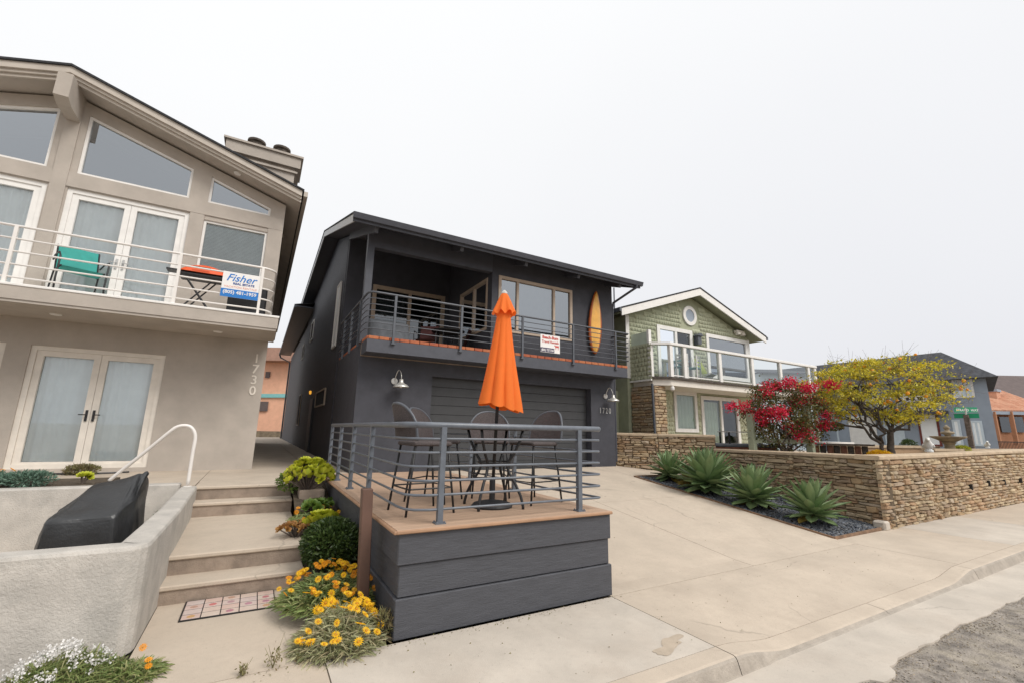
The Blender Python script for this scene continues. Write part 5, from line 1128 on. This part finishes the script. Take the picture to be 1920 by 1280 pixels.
# white alyssum by the wall foot
al = thing('alyssum', 'white flowering alyssum at the foot of the grey retaining wall', 'flower', (-0.75, 4.38, 0))
n = 2600; a = rng.uniform(0, 6.283, n); rr = np.sqrt(rng.uniform(0, 1, n)); p = np.stack([-0.93+rr*np.cos(a)*0.33, 4.42+rr*np.sin(a)*0.18, 0.02+0.17*(1-rr**2)*rng.uniform(0.2, 1, n)], 1)
v, f = blades(p, rdirs(n, 0.9), rng.uniform(0.05, 0.12, n), 0.006, 0.5); arrmesh('foliage', v, f, 'gazania_leaf', al)
nb = 75; a = rng.uniform(0, 6.283, nb); rr = np.sqrt(rng.uniform(0, 1, nb)); hp = np.stack([-0.96+rr*np.cos(a)*0.30, 4.42+rr*np.sin(a)*0.16, 0.06+0.17*(1-rr**2)+rng.uniform(0, 0.04, nb)], 1)
m_ = 16; q = np.repeat(hp, m_, 0)+rng.normal(0, 0.014, (nb*m_, 3)); v, f = leaves(q, rdirs(nb*m_, 1.5), 0.016, 0.016); arrmesh('blossoms', v, f, 'petal_white', al)
gazania('lone gazania tuft with two orange flowers beside the white alyssum', (-0.56, 4.34, 0.0), (0.16, 0.14, 0), 600, 0.07, 'gazania_leaf', 3, 1.0, 15, (0.08, 0.14), 0.009, 0.6, (0.5, 0.7))
# planter strip on the terrace
struct(MB().box(-14, -1.95, 9.02, 10.3, 0.785, 0.83).build('terrace_bed', 'soil'))
for i, (x, y, rr, m, lab) in enumerate(((-2.78, 9.22, 0.30, 'blue_succulent', 'blue green succulent mat at the terrace bed end near the white pebble edge'), (-3.25, 9.25, 0.36, 'blue_succulent', 'blue green succulent mat in the terrace bed before the left door leaf'), (-3.9, 9.35, 0.45, 'gazania_leaf', 'green trailing succulent in the terrace bed below the stucco pier'))):
    shrub(lab, 'succulent_mat', (x, y, 0.83), (rr, 0.22, 0.11), 1500, 0.055, 0.02, m, 'succulent', 'twig', 0.3, 0.8)
gazania('two orange gazanias in the terrace bed behind the blue succulents', (-3.35, 9.9, 0.83), (0.3, 0.2, 0), 300, 0.1, 'gazania_leaf', 4, 1.0, 16, (0.1, 0.16), 0.012, 0.9)
shrub('low grey leaved plant in front of the french door', 'grey_plant', (-2.75, 11.45, 0.79), (0.26, 0.16, 0.09), 900, 0.07, 0.02, 'weed', 'plant', 'twig', 0.3, 0.6)
aeonium('tiny yellow aeonium at the end of the terrace bed', (-2.2, 9.3, 0.83), 0.09, 0.05, 4, 9, size=(0.7, 0.9), name='yellow_aeonium', tall=0.08)
o = MB().tube([(-3.2, 11.6, 0.80), (-2.6, 11.5, 0.80), (-2.3, 11.58, 0.80), (-2.1, 11.7, 0.80)], 0.02, 6).build('garden_hose', 'black_metal'); tag(o, 'black hose lying along the foot of the french doors', 'hose')
shrub('small green tuft growing in the sunken bay corner', 'bay_tuft', (-1.02, 8.3, 0.01), (0.12, 0.12, 0.28), 500, 0.08, 0.02, 'shrub_leaf', 'weed')

# ================================================================= yard of the green house
YZ = 1.08
sheet('yard', 'earth', 11.7, 23.6, 4.62, 13, YZ)
sheet('patio', 'concrete', 11.9, 23.6, 8.6, 12, YZ+0.004)
# citrus tree
def limb(s, p0, p1, r0_, r1_, seed, wob=0.06, n=6):
    q = random.Random(seed); P = []
    for i in range(n+1):
        t = i/n; w = wob*math.sin(math.pi*t); P.append(Vector(p0).lerp(Vector(p1), t)+Vector((q.gauss(0, w), q.gauss(0, w), q.gauss(0, w*0.6))))
    s.tube(P, [r0_+(r1_-r0_)*i/n for i in range(n+1)], 7); return P
ct = at(1668, 848, D=12.4); ct.z = YZ
tree = thing('citrus_tree', 'spreading citrus tree with yellow green leaves and orange fruit behind the stone wall', 'tree', ct)
s = MB(); tips = []; q = random.Random(5)
limb(s, ct, ct+Vector((0.10, -0.05, 0.85)), 0.10, 0.075, 1, 0.02); fork = ct+Vector((0.10, -0.05, 0.82))
limb(s, ct+Vector((-0.28, 0.1, 0)), ct+Vector((-0.22, 0.05, 0.55)), 0.06, 0.048, 2, 0.02); fork2 = ct+Vector((-0.22, 0.05, 0.52))
mains = [(fork2, (-1.15, 0.75, 1.05)), (fork2, (-0.55, -0.1, 1.3)), (fork, (1.0, -0.55, 1.35)), (fork, (0.55, 0.3, 1.6)), (fork, (0.1, -0.3, 1.7)), (fork, (-0.4, 0.5, 1.7)), (fork, (1.3, -0.2, 1.1)), (fork2, (-0.8, 0.2, 1.6))]
for i, (f0, e) in enumerate(mains):
    P = limb(s, f0, ct+Vector(e)*1.12, 0.045, 0.02, 20+i, 0.09)
    for k in range(7):
        b = P[q.randint(2, 6)]; e2 = b+Vector((q.gauss(0, 0.45)+0.2*e[0], q.gauss(0, 0.4)+0.2*e[1], q.uniform(0.1, 0.75))); Q = limb(s, b, e2, 0.02, 0.009, 100+i*10+k, 0.05, 5); tips += Q[2:]
s.build('trunk', 'bark', tree, smooth=True)
tips = np.array([tuple(t) for t in tips]); cen = np.array(ct)+np.array([0.15, -0.05, 2.02])
rt_ = np.array([cr.x, cr.y, 0.0]); dp_ = np.array([fw.x, fw.y, 0]); dp_ /= np.linalg.norm(dp_)
n = 250; u = rdirs(n*3, 0.15)*rng.uniform(0.2, 1, (n*3, 1))**0.45; cl = cen+u[:, :1]*rt_*2.25+u[:, 1:2]*dp_*1.5+u[:, 2:]*np.array([0, 0, 1.02]); cl = cl[cl[:, 2] > ct.z+1.1][:n]
twv = MB()
for c in cl[:300]:
    b = tips[np.argmin(((tips-c)**2).sum(1))]; m_ = (b+c)/2+rng.normal(0, 0.06, 3); twv.tube([b, m_, c], 0.006, 4, r2=0.003)
    for _ in range(7): twv.tube([c+rng.normal(0, 0.05, 3), c+rng.normal(0, 0.20, 3)+np.array([0, 0, 0.05])], 0.0035, 3, r2=0.002)
twv.build('twigs', 'twig', tree)
dens = np.clip(0.95-1.0*((cl-cen)@rt_)/2.35, 0.10, 1.6)
cnt = (dens*44*rng.uniform(0.2, 1.8, len(cl))).astype(int); own = np.repeat(np.arange(len(cl)), cnt); p = cl[own]+rng.normal(0, 0.075, (len(own), 3))*np.array([1.35, 1.35, 0.65])
v, f = leaves(p, rdirs(len(p), 0.25), rng.uniform(0.055, 0.105, len(p)), rng.uniform(0.03, 0.052, len(p)), 0.3, 0.15); arrmesh('crown', v, f, 'citrus_leaf', tree)
fr = MB(); fr.lathe([(0.002, -0.045), (0.026, -0.038), (0.042, -0.016), (0.044, 0.008), (0.034, 0.032), (0.012, 0.045), (0.002, 0.045)], (0, 0, 0), 10); frm = fr.mesh('orange', 'orange_fruit', None, True)
for i in range(62):
    c = cl[rng.integers(0, len(cl))]
    if rng.uniform() < 0.5 and (c-cen)@rt_ > 0.9: continue
    for _ in range(int(rng.integers(1, 3))): o = link('orange', frm, tree, Vector(c)+Vector(rng.normal(0, 0.09, 3))-ct-Vector((0, 0, 0.03))); k = rng.uniform(0.75, 1.1); o.scale = (k, k, k)
# bougainvillea on a sage trellis
tr = thing('garden_trellis', 'sage green timber trellis posts under the red bougainvillea', 'trellis', (12.6, 7.2, YZ))
b1, b2 = at(1413, 850, D=12.15), at(1522, 850, D=12.15)
for b, zt in ((b1, 2.35), (b2, 2.6)): MB().box(b.x-0.075, b.x+0.075, b.y-0.075, b.y+0.075, YZ, zt).build('post', 'sage_wood', tr)
for z in (1.62,): MB().bar((b1.x, b1.y, z), (b2.x, b2.y, z), 0.05, 0.13).build('rail', 'sage_wood', tr)
bc = at(1470, 775, D=12.5); bg_ = Vector((bc.x, bc.y, YZ))
bo = thing('bougainvillea', 'bougainvillea covered in red and magenta bracts on the sage trellis', 'shrub', bg_)
s = MB(); q = random.Random(9)
for i in range(16): e = bg_+Vector((q.gauss(0, 0.55), q.gauss(0, 0.4), q.uniform(0.7, 2.0))); limb(s, bg_+Vector((q.gauss(0, 0.05), q.gauss(0, 0.05), 0)), e, 0.03, 0.008, 300+i, 0.12)
s.build('stems', 'twig', bo)
def bpts(n): a = rng.normal(0, 1, (n, 3)); a = norm(a)*rng.uniform(0.1, 1, (n, 1))**0.4; return np.array(bc)+a[:, :1]*rt_*1.25+a[:, 1:2]*dp_*0.65+a[:, 2:]*np.array([0, 0, 0.98])
cl = bpts(150); N_ = 8500; own = rng.integers(0, 150, N_); p = cl[own]+rng.normal(0, 0.10, (N_, 3)); v, f = leaves(p, rdirs(N_, 0.1), rng.uniform(0.04, 0.085, N_), rng.uniform(0.028, 0.055, N_)); arrmesh('crown', v, f, 'boug_leaf', bo)
br_ = bpts(34); br_ = np.concatenate([br_, np.array([tuple(at(x, y, D=12.2)) for x, y in ((1372, 762), (1395, 760), (1432, 772), (1550, 720), (1560, 722), (1440, 735), (1480, 715), (1505, 805), (1500, 812), (1430, 790), (1470, 770), (1520, 725))])])
N_ = 5000; own = rng.integers(0, len(br_), N_); p = br_[own]+rng.normal(0, 0.085, (N_, 3))*np.array([1.2, 1.2, 0.8]); v, f = leaves(p, rdirs(N_, 0.3), rng.uniform(0.04, 0.07, N_), rng.uniform(0.035, 0.055, N_), 0.4); arrmesh('bracts', v, f, 'boug_bract', bo)
s = MB()
for x in (1372, 1395, 1550): e = at(x, 762 if x < 1500 else 722, D=12.2); limb(s, bc, e, 0.012, 0.004, x, 0.05)
s.build('sprays', 'twig', bo)
# patio furniture, tub, low walls, fountain, statues
c = at(1385, 806, D=13.6); t = thing('glass_table', 'patio table with a glass top behind the step in the stone wall', 'table', (c.x, c.y, YZ), R(-30))
MB().box(-0.5, 0.5, -0.35, 0.35, 0.76, 0.785).build('table_top', 'number_metal', t, local=True)
for a in (-1, 1):
    for b in (-1, 1): MB().box(a*0.45-0.02, a*0.45+0.02, b*0.3-0.02, b*0.3+0.02, 0, 0.76).build('leg', 'black_metal', t, local=True)
c = at(1380, 838, D=13.6); t = thing('hot_tub', 'red brown timber clad hot tub with grey rim behind the stone wall', 'hot tub', (c.x, c.y, YZ-0.22), R(-32))
for k in range(14): MB().box(-0.9+0.13*k, -0.775+0.13*k, -0.6, -0.57, 0, 0.55).build('slat', 'tub_wood', t, local=True)
MB().box(-0.9, 0.92, -0.569, 0.6, 0, 0.55).build('shell', 'tub_wood', t, local=True); MB().cbox(-0.94, 0.96, -0.64, 0.64, 0.552, 0.64, 0.02).build('rim', 'grey_fabric', t, local=True)
def lowwall(label, xa, ya, xb, yb, z, m='stone_cap'):
    t = thing('garden_wall', label, 'wall', ((xa+xb)/2, (ya+yb)/2, YZ)); MB().bar((xa, ya, (YZ+z-0.08)/2), (xb, yb, (YZ+z-0.08)/2), 0.25, z-0.08-YZ).build('core', 'stone_far', t); MB().bar((xa, ya, z-0.038), (xb, yb, z-0.038), 0.34, 0.075).build('cap_stone', m, t)
a, b = at(1560, 836, D=14), at(1752, 838, D=15.5); lowwall('low inner garden wall with pale cap behind the citrus tree', a.x, a.y, b.x, b.y, 1.52)
a, b = at(1740, 843, D=14.2), at(1918, 832, D=17); lowwall('low planter wall with pale cap round the stone fountain', a.x, a.y, b.x, b.y, 1.45)
c = at(1780, 832, D=15.0); t = thing('stone_fountain', 'tan stone garden fountain with a wide bowl and small upper tier', 'fountain', (c.x, c.y, YZ))
z0 = 0.25; s = MB(); s.lathe([(0.22, 0), (0.22, 0.25), (0.15, 0.3), (0.13, 0.5), (0.2, 0.58)], (0, 0, 0), 18); s.build('pedestal', 'fountain_stone', t, smooth=False, local=True)
MB().lathe([(0.15, 0.58), (0.3, 0.66), (0.46, 0.74), (0.48, 0.78), (0.42, 0.775), (0.05, 0.72)], (0, 0, 0), 24).build('bowl', 'fountain_stone', t, smooth=True, local=True)
MB().lathe([(0.09, 0.72), (0.08, 0.83), (0.19, 0.88), (0.17, 0.93), (0.07, 0.95), (0.06, 1.02), (0.10, 1.05), (0.02, 1.16)], (0, 0, 0), 16).build('upper_tier', 'fountain_stone', t, smooth=True, local=True)
def seabird(x, y, D, sc, label):
    c = at(x, y, D=D); t = thing('bird_statue', label, 'statue', c); t.rotation_euler = (0, 0, R(200)); s = MB()
    s.tube([(-0.26, 0, 0.03), (-0.14, 0, 0.07), (0, 0, 0.13), (0.10, 0, 0.20), (0.15, 0, 0.28), (0.21, 0, 0.30), (0.27, 0, 0.285)], [0.02, 0.07, 0.105, 0.085, 0.05, 0.05, 0.012], 10); o = s.build('body', 'statue_white', t, smooth=True, local=True)
    for k in (-1, 1): MB().tube([(-0.22, k*0.05, 0.07), (-0.05, k*0.095, 0.12), (0.08, k*0.085, 0.17)], [0.01, 0.04, 0.03], 7).build('wing', 'statue_white', t, smooth=True, local=True)
    MB().lathe([(0.09, -0.02), (0.09, 0.03), (0.05, 0.05)], (0, 0, 0), 12).build('base', 'statue_white', t, local=True)
    t.scale = (sc,)*3
seabird(1742, 845, 12.0, 1.05, 'large white bird statue on the stone wall cap beside the citrus tree'); seabird(1852, 838, 14.6, 0.62, 'small white bird statue on the stone wall cap near the street sign')
shrub('yellow flowering cushion plant at the foot of the citrus tree', 'yellow_cushion', tuple(at(1650, 850, D=12.2).xy)+(YZ+0.02,), (0.42, 0.3, 0.17), 1600, 0.05, 0.03, 'petal_yellow', 'plant')
shrub('round yellow green shrub beside the stone fountain', 'lime_shrub', tuple(at(1803, 835, D=15).xy)+(1.3,), (0.22, 0.22, 0.14), 800, 0.05, 0.03, 'aeonium', 'shrub')
shrub('round clipped green shrub against the blue house path', 'clipped_shrub', tuple(at(1703, 826, D=18).xy)+(1.2,), (0.28, 0.28, 0.28), 900, 0.07, 0.04, 'shrub_leaf', 'shrub')
shrub('horizontal spray of dark foliage beside the trellis post', 'dark_spray', tuple(at(1558, 803, D=12.5).xy)+(1.95,), (0.5, 0.25, 0.10), 900, 0.06, 0.035, 'boug_leaf', 'plant')
c = at(1570, 836, D=13.5); t = thing('garden_bench', 'weathered timber bench and slatted fence panel behind the trellis', 'bench', (c.x, c.y, YZ), R(-35))
for k in range(9): MB().box(-0.9+0.2*k, -0.74+0.2*k, -0.02, 0.02, 0, 0.42).build('slat', 'tub_wood' if k % 2 else 'bark', t, local=True)
MB().box(-0.95, 0.95, -0.2, 0.25, 0.43, 0.48).build('seat', 'twig', t, local=True)
MB().box(c.x-0.1, c.x+1.9, c.y+0.35, c.y+0.9, YZ+0.42, YZ+0.52).build('garden_ledge', 'sign_white'); tag(bpy.data.objects['garden_ledge'], 'long white ledge behind the weathered bench', 'ledge')
# drain pipes in the front stone wall
for i, (x, y) in enumerate(((1822, 912), (1855, 905), (1884, 903), (1915, 900))):
    c = at(x, y, Y=4.31); o = MB().box(c.x-0.022, c.x+0.022, 4.292, 4.45, c.z-0.07, c.z+0.07).build('weep_slot', 'room_dark'); tag(o, 'narrow dark weep slot in the stone wall along the pavement', 'weep slot', 'weep slots in the stone wall')
# ---------------------------------------------------------------- street sign
c = at(1810, 768, D=16.5); t = thing('street_sign', 'green street name sign on a timber post reading Strand Way', 'street sign', (c.x, c.y, 0))
MB().box(c.x-0.07, c.x+0.07, c.y-0.07, c.y+0.07, 0, c.z-0.17).build('post', 'twig', t); MB().tube([(c.x, c.y, c.z-0.17), (c.x, c.y, c.z+0.08)], 0.03, 6).build('bracket', 'silver', t)
d = Vector((cr.x, cr.y, 0)).normalized(); nn = Vector((-fw.x, -fw.y, 0)).normalized()
b = MB(); b.bar(Vector(c)-d*0.42, Vector(c)+d*0.45+Vector((0, 0, 0.02)), 0.012, 0.19); b.build('name_blade', 'street_green', t)
text('lettering', 'STRAND  WAY', 0.125, 'sign_white', t, Vector(c)+nn*0.009-d*0.36+Vector((0, 0, -0.04)), d, (0, 0, 1), 0.001, bold=0.002)
e = (d+nn*1.2).normalized(); b = MB(); b.bar(Vector(c)-e*0.33-Vector((0, 0, 0.21)), Vector(c)+e*0.33-Vector((0, 0, 0.21)), 0.012, 0.17); b.build('name_blade', 'street_green', t)
# ================================================================= background houses
BX = 38.0
def bp_(x, y): p = at(x, y, X=BX); return p.y, p.z
blue = thing('blue_house', 'blue grey corner house with hipped slate roof across the side street', 'house', (BX+4, 14, 0))
Y0 = bp_(1858, 760)[0]; Y1 = 26.0; EZb = bp_(1855, 707)[1]
SK = Y0*10/BX+0.3
s = MB(); s.prism([(BX, Y0), (BX+10, Y0+SK), (BX+10, Y1), (BX, Y1)], 'z', -0.1, EZb); s.build('wall', 'blue_siding', blue)
RZ = bp_(1735, 658)[1]+0.15
s = MB(); ov = 0.7; ry = bp_(1740, 658)[0]; zA = EZb-0.02
v_ = [(BX-ov, Y0-ov, zA), (BX+10+ov, Y0+SK-ov*0.6, zA), (BX+10+ov, Y1, zA), (BX-ov, Y1, zA), (BX+2.2, ry, RZ), (BX+8, ry+2, RZ), (BX+8, Y1, RZ), (BX+2.2, Y1, RZ)]
s.add(v_, [(0, 1, 5, 4), (1, 2, 6, 5), (3, 0, 4, 7), (4, 5, 6, 7), (0, 3, 2, 1)]); s.build('roof', 'roof_slate', blue)
def bwin(x0, y0, x1, y1, fr, pane, mull=(), name='window'):
    ya, za = bp_(x1, y1); yb, zb = bp_(x0, y0); a, b = sorted((ya, yb)); lo, hi = sorted((za, zb)); s = MB(); t = 0.11
    s.box(BX-0.06, BX-0.002, a, a+t, lo, hi); s.box(BX-0.06, BX-0.002, b-t, b, lo, hi); s.box(BX-0.06, BX-0.002, a+t, b-t, lo, lo+t); s.box(BX-0.06, BX-0.002, a+t, b-t, hi-t, hi)
    for m_ in mull: c_ = a+(b-a)*m_; s.box(BX-0.05, BX-0.003, c_-0.05, c_+0.05, lo+t, hi-t)
    o = s.build(name, fr, blue); MB().box(BX-0.03, BX-0.004, a+t, b-t, lo+t, hi-t).build('pane', pane, o)
bwin(1783, 708, 1829, 744, 'white_paint', 'blue_trim', (0.33, 0.66)); bwin(1784, 786, 1808, 834, 'blue_trim', 'curtain', (), 'door'); bwin(1818, 788, 1850, 836, 'blue_trim', 'curtain', (0.5,), 'door')
bwin(1718, 770, 1768, 836, 'red_wood', 'curtain', (), 'door'); bwin(1590, 780, 1648, 834, 'white_paint', 'white_paint', (), 'garage_door'); bwin(1655, 782, 1700, 834, 'blue_trim', 'blue_trim', (), 'window'); bwin(1530, 782, 1575, 830, 'blue_trim', 'blue_siding', (), 'window')
bwin(1590, 720, 1640, 750, 'blue_trim', 'glass_dark', (0.5,)); bwin(1690, 715, 1740, 752, 'white_paint', 'glass_dark', (0.5,))
ya, za = bp_(1690, 768); yb, zb = bp_(1762, 768); s = MB(); s.box(BX-1.2, BX-0.005, min(ya, yb)-0.4, max(ya, yb)+2, za-0.35, za-0.1); s.build('porch_roof', 'roof_slate', blue)
s = MB(); s.box(BX-1.2, BX-1.12, min(ya, yb)-0.4, max(ya, yb)+2, za+0.75, za+0.83); yy = min(ya, yb)-0.4
while yy < max(ya, yb)+2: s.box(BX-1.19, BX-1.13, yy, yy+0.06, za-0.1, za+0.75); yy += 0.35
s.build('porch_railing', 'white_paint', blue)
def onw(x, y, a, n): d_ = at(x, y, D=1)-Vector((0, 0, EYE)); nn_ = Vector((n.x, n.y, 0)).normalized(); q0 = Vector((a.x, a.y, 0)); return d_*((q0.dot(nn_)-0.12)/d_.dot(nn_))+Vector((0, 0, EYE))
def bgbox(name, label, x0, x1, yt, yb, D, depth, m, cat='house'):
    """background block facing the camera, from pixel columns x0..x1, base on the ground"""
    a, b = at(x0, yt, D=D), at(x1, yt, D=D); t = thing(name, label, cat, ((a.x+b.x)/2, (a.y+b.y)/2, 0)); d = Vector((b.x-a.x, b.y-a.y, 0)); n_ = Vector((-d.y, d.x, 0)).normalized()*depth
    zt = (a.z+b.z)/2; q = [Vector((a.x, a.y, 0)), Vector((b.x, b.y, 0)), Vector((b.x, b.y, 0))+n_, Vector((a.x, a.y, 0))+n_]
    s = MB(); s.add([(p.x, p.y, -0.15) for p in q]+[(p.x, p.y, zt) for p in q], [(0, 3, 2, 1), (4, 5, 6, 7), (0, 1, 5, 4), (1, 2, 6, 5), (2, 3, 7, 6), (3, 0, 4, 7)]); s.build('wall', m, t)
    return t, Vector((a.x, a.y, zt)), Vector((b.x, b.y, zt)), d.normalized(), n_
# terracotta roofed cottage on the far right
t, a, b, d, n_ = bgbox('tile_roof_cottage', 'orange stucco cottage with clay tile roof beyond the blue house', 1846, 1990, 772, 830, 44, 9, 'orange_stucco')
n_u = n_.normalized(); s = MB(); W_ = (b-a).length
k = 0
for r_ in range(9):
    for c_ in range(26):
        x_ = c_/26*W_*0.95; p0 = a+d*(x_-0.3)-n_u*(0.6-0.55*r_)+Vector((0, 0, 0.05+0.28*r_)); p1 = p0+n_u*0.62+Vector((0, 0, 0.30)); s.tube([p0, p1], 0.135, 6, cap=True)
s.build('roof', 'terracotta', t)
MB().bar(a-n_u*0.75-d*0.4+Vector((0, 0, -0.15)), b-n_u*0.75+Vector((0, 0, -0.15)), 0.3, 0.3).build('eave_beam', 'blue_siding', t)
cc = at(1858, 745, D=47); MB().box(cc.x-0.6, cc.x+0.6, cc.y-0.6, cc.y+0.6, 3.4, cc.z+0.6).build('chimney', 'terracotta', t); MB().box(cc.x-0.7, cc.x+0.7, cc.y-0.7, cc.y+0.7, cc.z+0.6, cc.z+0.85).build('chimney_cap', 'blue_siding', t)
for x_, w_ in ((1885, 16), (1910, 14)):
    p = onw(x_, 795, a, n_); MB().bar(p-d*0.5, p+d*0.5, 0.06, 1.5).build('window', 'glass_dark', t)
for x_ in (1868, 1900): p = onw(x_, 800, a-n_.normalized()*0.7, n_); MB().bar(p+Vector((0, 0, -1.7)), p+Vector((0, 0, 1.5)), 0.3, 0.3).build('porch_post', 'orange_stucco', t)
fe = thing('iron_fence', 'dark iron railing in front of the clay tiled cottage', 'fence', at(1890, 830, D=38)); a2, b2 = at(1870, 830, D=38), at(1960, 830, D=38)
for z_ in (0.5, 1.65): MB().bar((a2.x, a2.y, z_), (b2.x, b2.y, z_), 0.05, 0.06).build('rail', 'black_metal', fe)
for k in range(34): p = a2.lerp(b2, k/33); MB().bar((p.x, p.y, 0), (p.x, p.y, 1.7), 0.03, 0.03).build('baluster', 'black_metal', fe)
t, a, b, d, n_ = bgbox('brown_roof_house', 'large house with a plain brown roof rising behind the clay tiled cottage', 1800, 2060, 772, 830, 62, 10, 'orange_stucco')
n_u = n_.normalized(); s = MB(); s.add([a-n_u*0.6-d*0.5, b-n_u*0.6+d*0.5, b+n_u*6+Vector((0, 0, 6.0)), a+n_u*6+Vector((0, 0, 6.0)), b+n_u*13, a+n_u*13], [(0, 1, 2, 3), (3, 2, 4, 5), (0, 3, 5), (1, 4, 2)]); s.build('roof', 'far_roof', t)
t, a, b, d, n_ = bgbox('grey_house', 'pale grey house seen through the glass balcony of the green house', 1424, 1525, 700, 830, 34, 8, 'blue_trim')
s = MB(); s.add([a-n_*0.08-d*0.5, b-n_*0.08+d*0.5, b+n_*0.5+Vector((0, 0, 0.9)), a+n_*0.5+Vector((0, 0, 0.9))], [(0, 1, 2, 3)]); s.build('roof', 'roof_slate', t)
for x_ in (1445, 1490): p = onw(x_, 725, a, n_); MB().bar(p-d*0.6, p+d*0.6, 0.06, 0.9).build('window', 'glass_dark', t)
# salmon building at the end of the gap
t, a, b, d, n_ = bgbox('salmon_building', 'salmon pink building with an aqua band at the end of the side passage', 430, 560, 672, 830, 52, 10, 'salmon', 'building')
MB().bar(a-d*0.6-n_.normalized()*0.7+Vector((0, 0, 0.35)), b+d*0.6-n_.normalized()*0.7+Vector((0, 0, 0.35)), 1.6, 1.5).build('roof', 'salmon_roof', t)
p, q_ = onw(440, 741, a, n_), onw(556, 741, a, n_); MB().bar(p, q_, 0.12, 0.42).build('band', 'aqua', t)
for x_, y_, w_, h_ in ((502, 702, 0.5, 0.7), (494, 761, 1.0, 1.1)): p = onw(x_, y_, a, n_); MB().bar(p-d*w_*0.5, p+d*w_*0.5, 0.1, h_).build('window', 'far_roof', t)
s = MB(); p, q_ = at(430, 800, D=48), at(560, 800, D=48); s.bar((p.x, p.y, 0.6), (q_.x, q_.y, 0.6), 0.6, 1.2); o = s.build('sandy_bank', 'earth'); tag(o, 'sandy bank in front of the salmon building', 'bank')

# fallen leaves and grit on the concrete
n = 420; lx, ly = rng.uniform(-0.6, 9.0, n), rng.uniform(2.8, 4.0, n); k = rng.integers(0, 3, n) == 0; ly[k] = rng.uniform(4.05, 9, k.sum()); lx[k] = rng.uniform(3.7, 8.95, k.sum())
near_ = rng.integers(0, 2, n) == 0; lx[near_] = rng.uniform(0.2, 3.7, near_.sum()); ly[near_] = 4.02-np.abs(rng.normal(0, 0.06, near_.sum()))
lz = np.array([drz(b) if b > 4.02 else pz(a, b) for a, b in zip(lx, ly)])+0.004
d_ = rng.normal(0, 1, (n, 3)); d_[:, 2] = 0.05; v, f = leaves(np.stack([lx, ly, lz], 1), d_, rng.uniform(0.006, 0.022, n), rng.uniform(0.004, 0.012, n), 0.2)
o = stuff(arrmesh('leaf_litter', v, f, 'weed')); o['label'] = 'small dry leaves and grit scattered on the concrete'; o['category'] = 'litter'
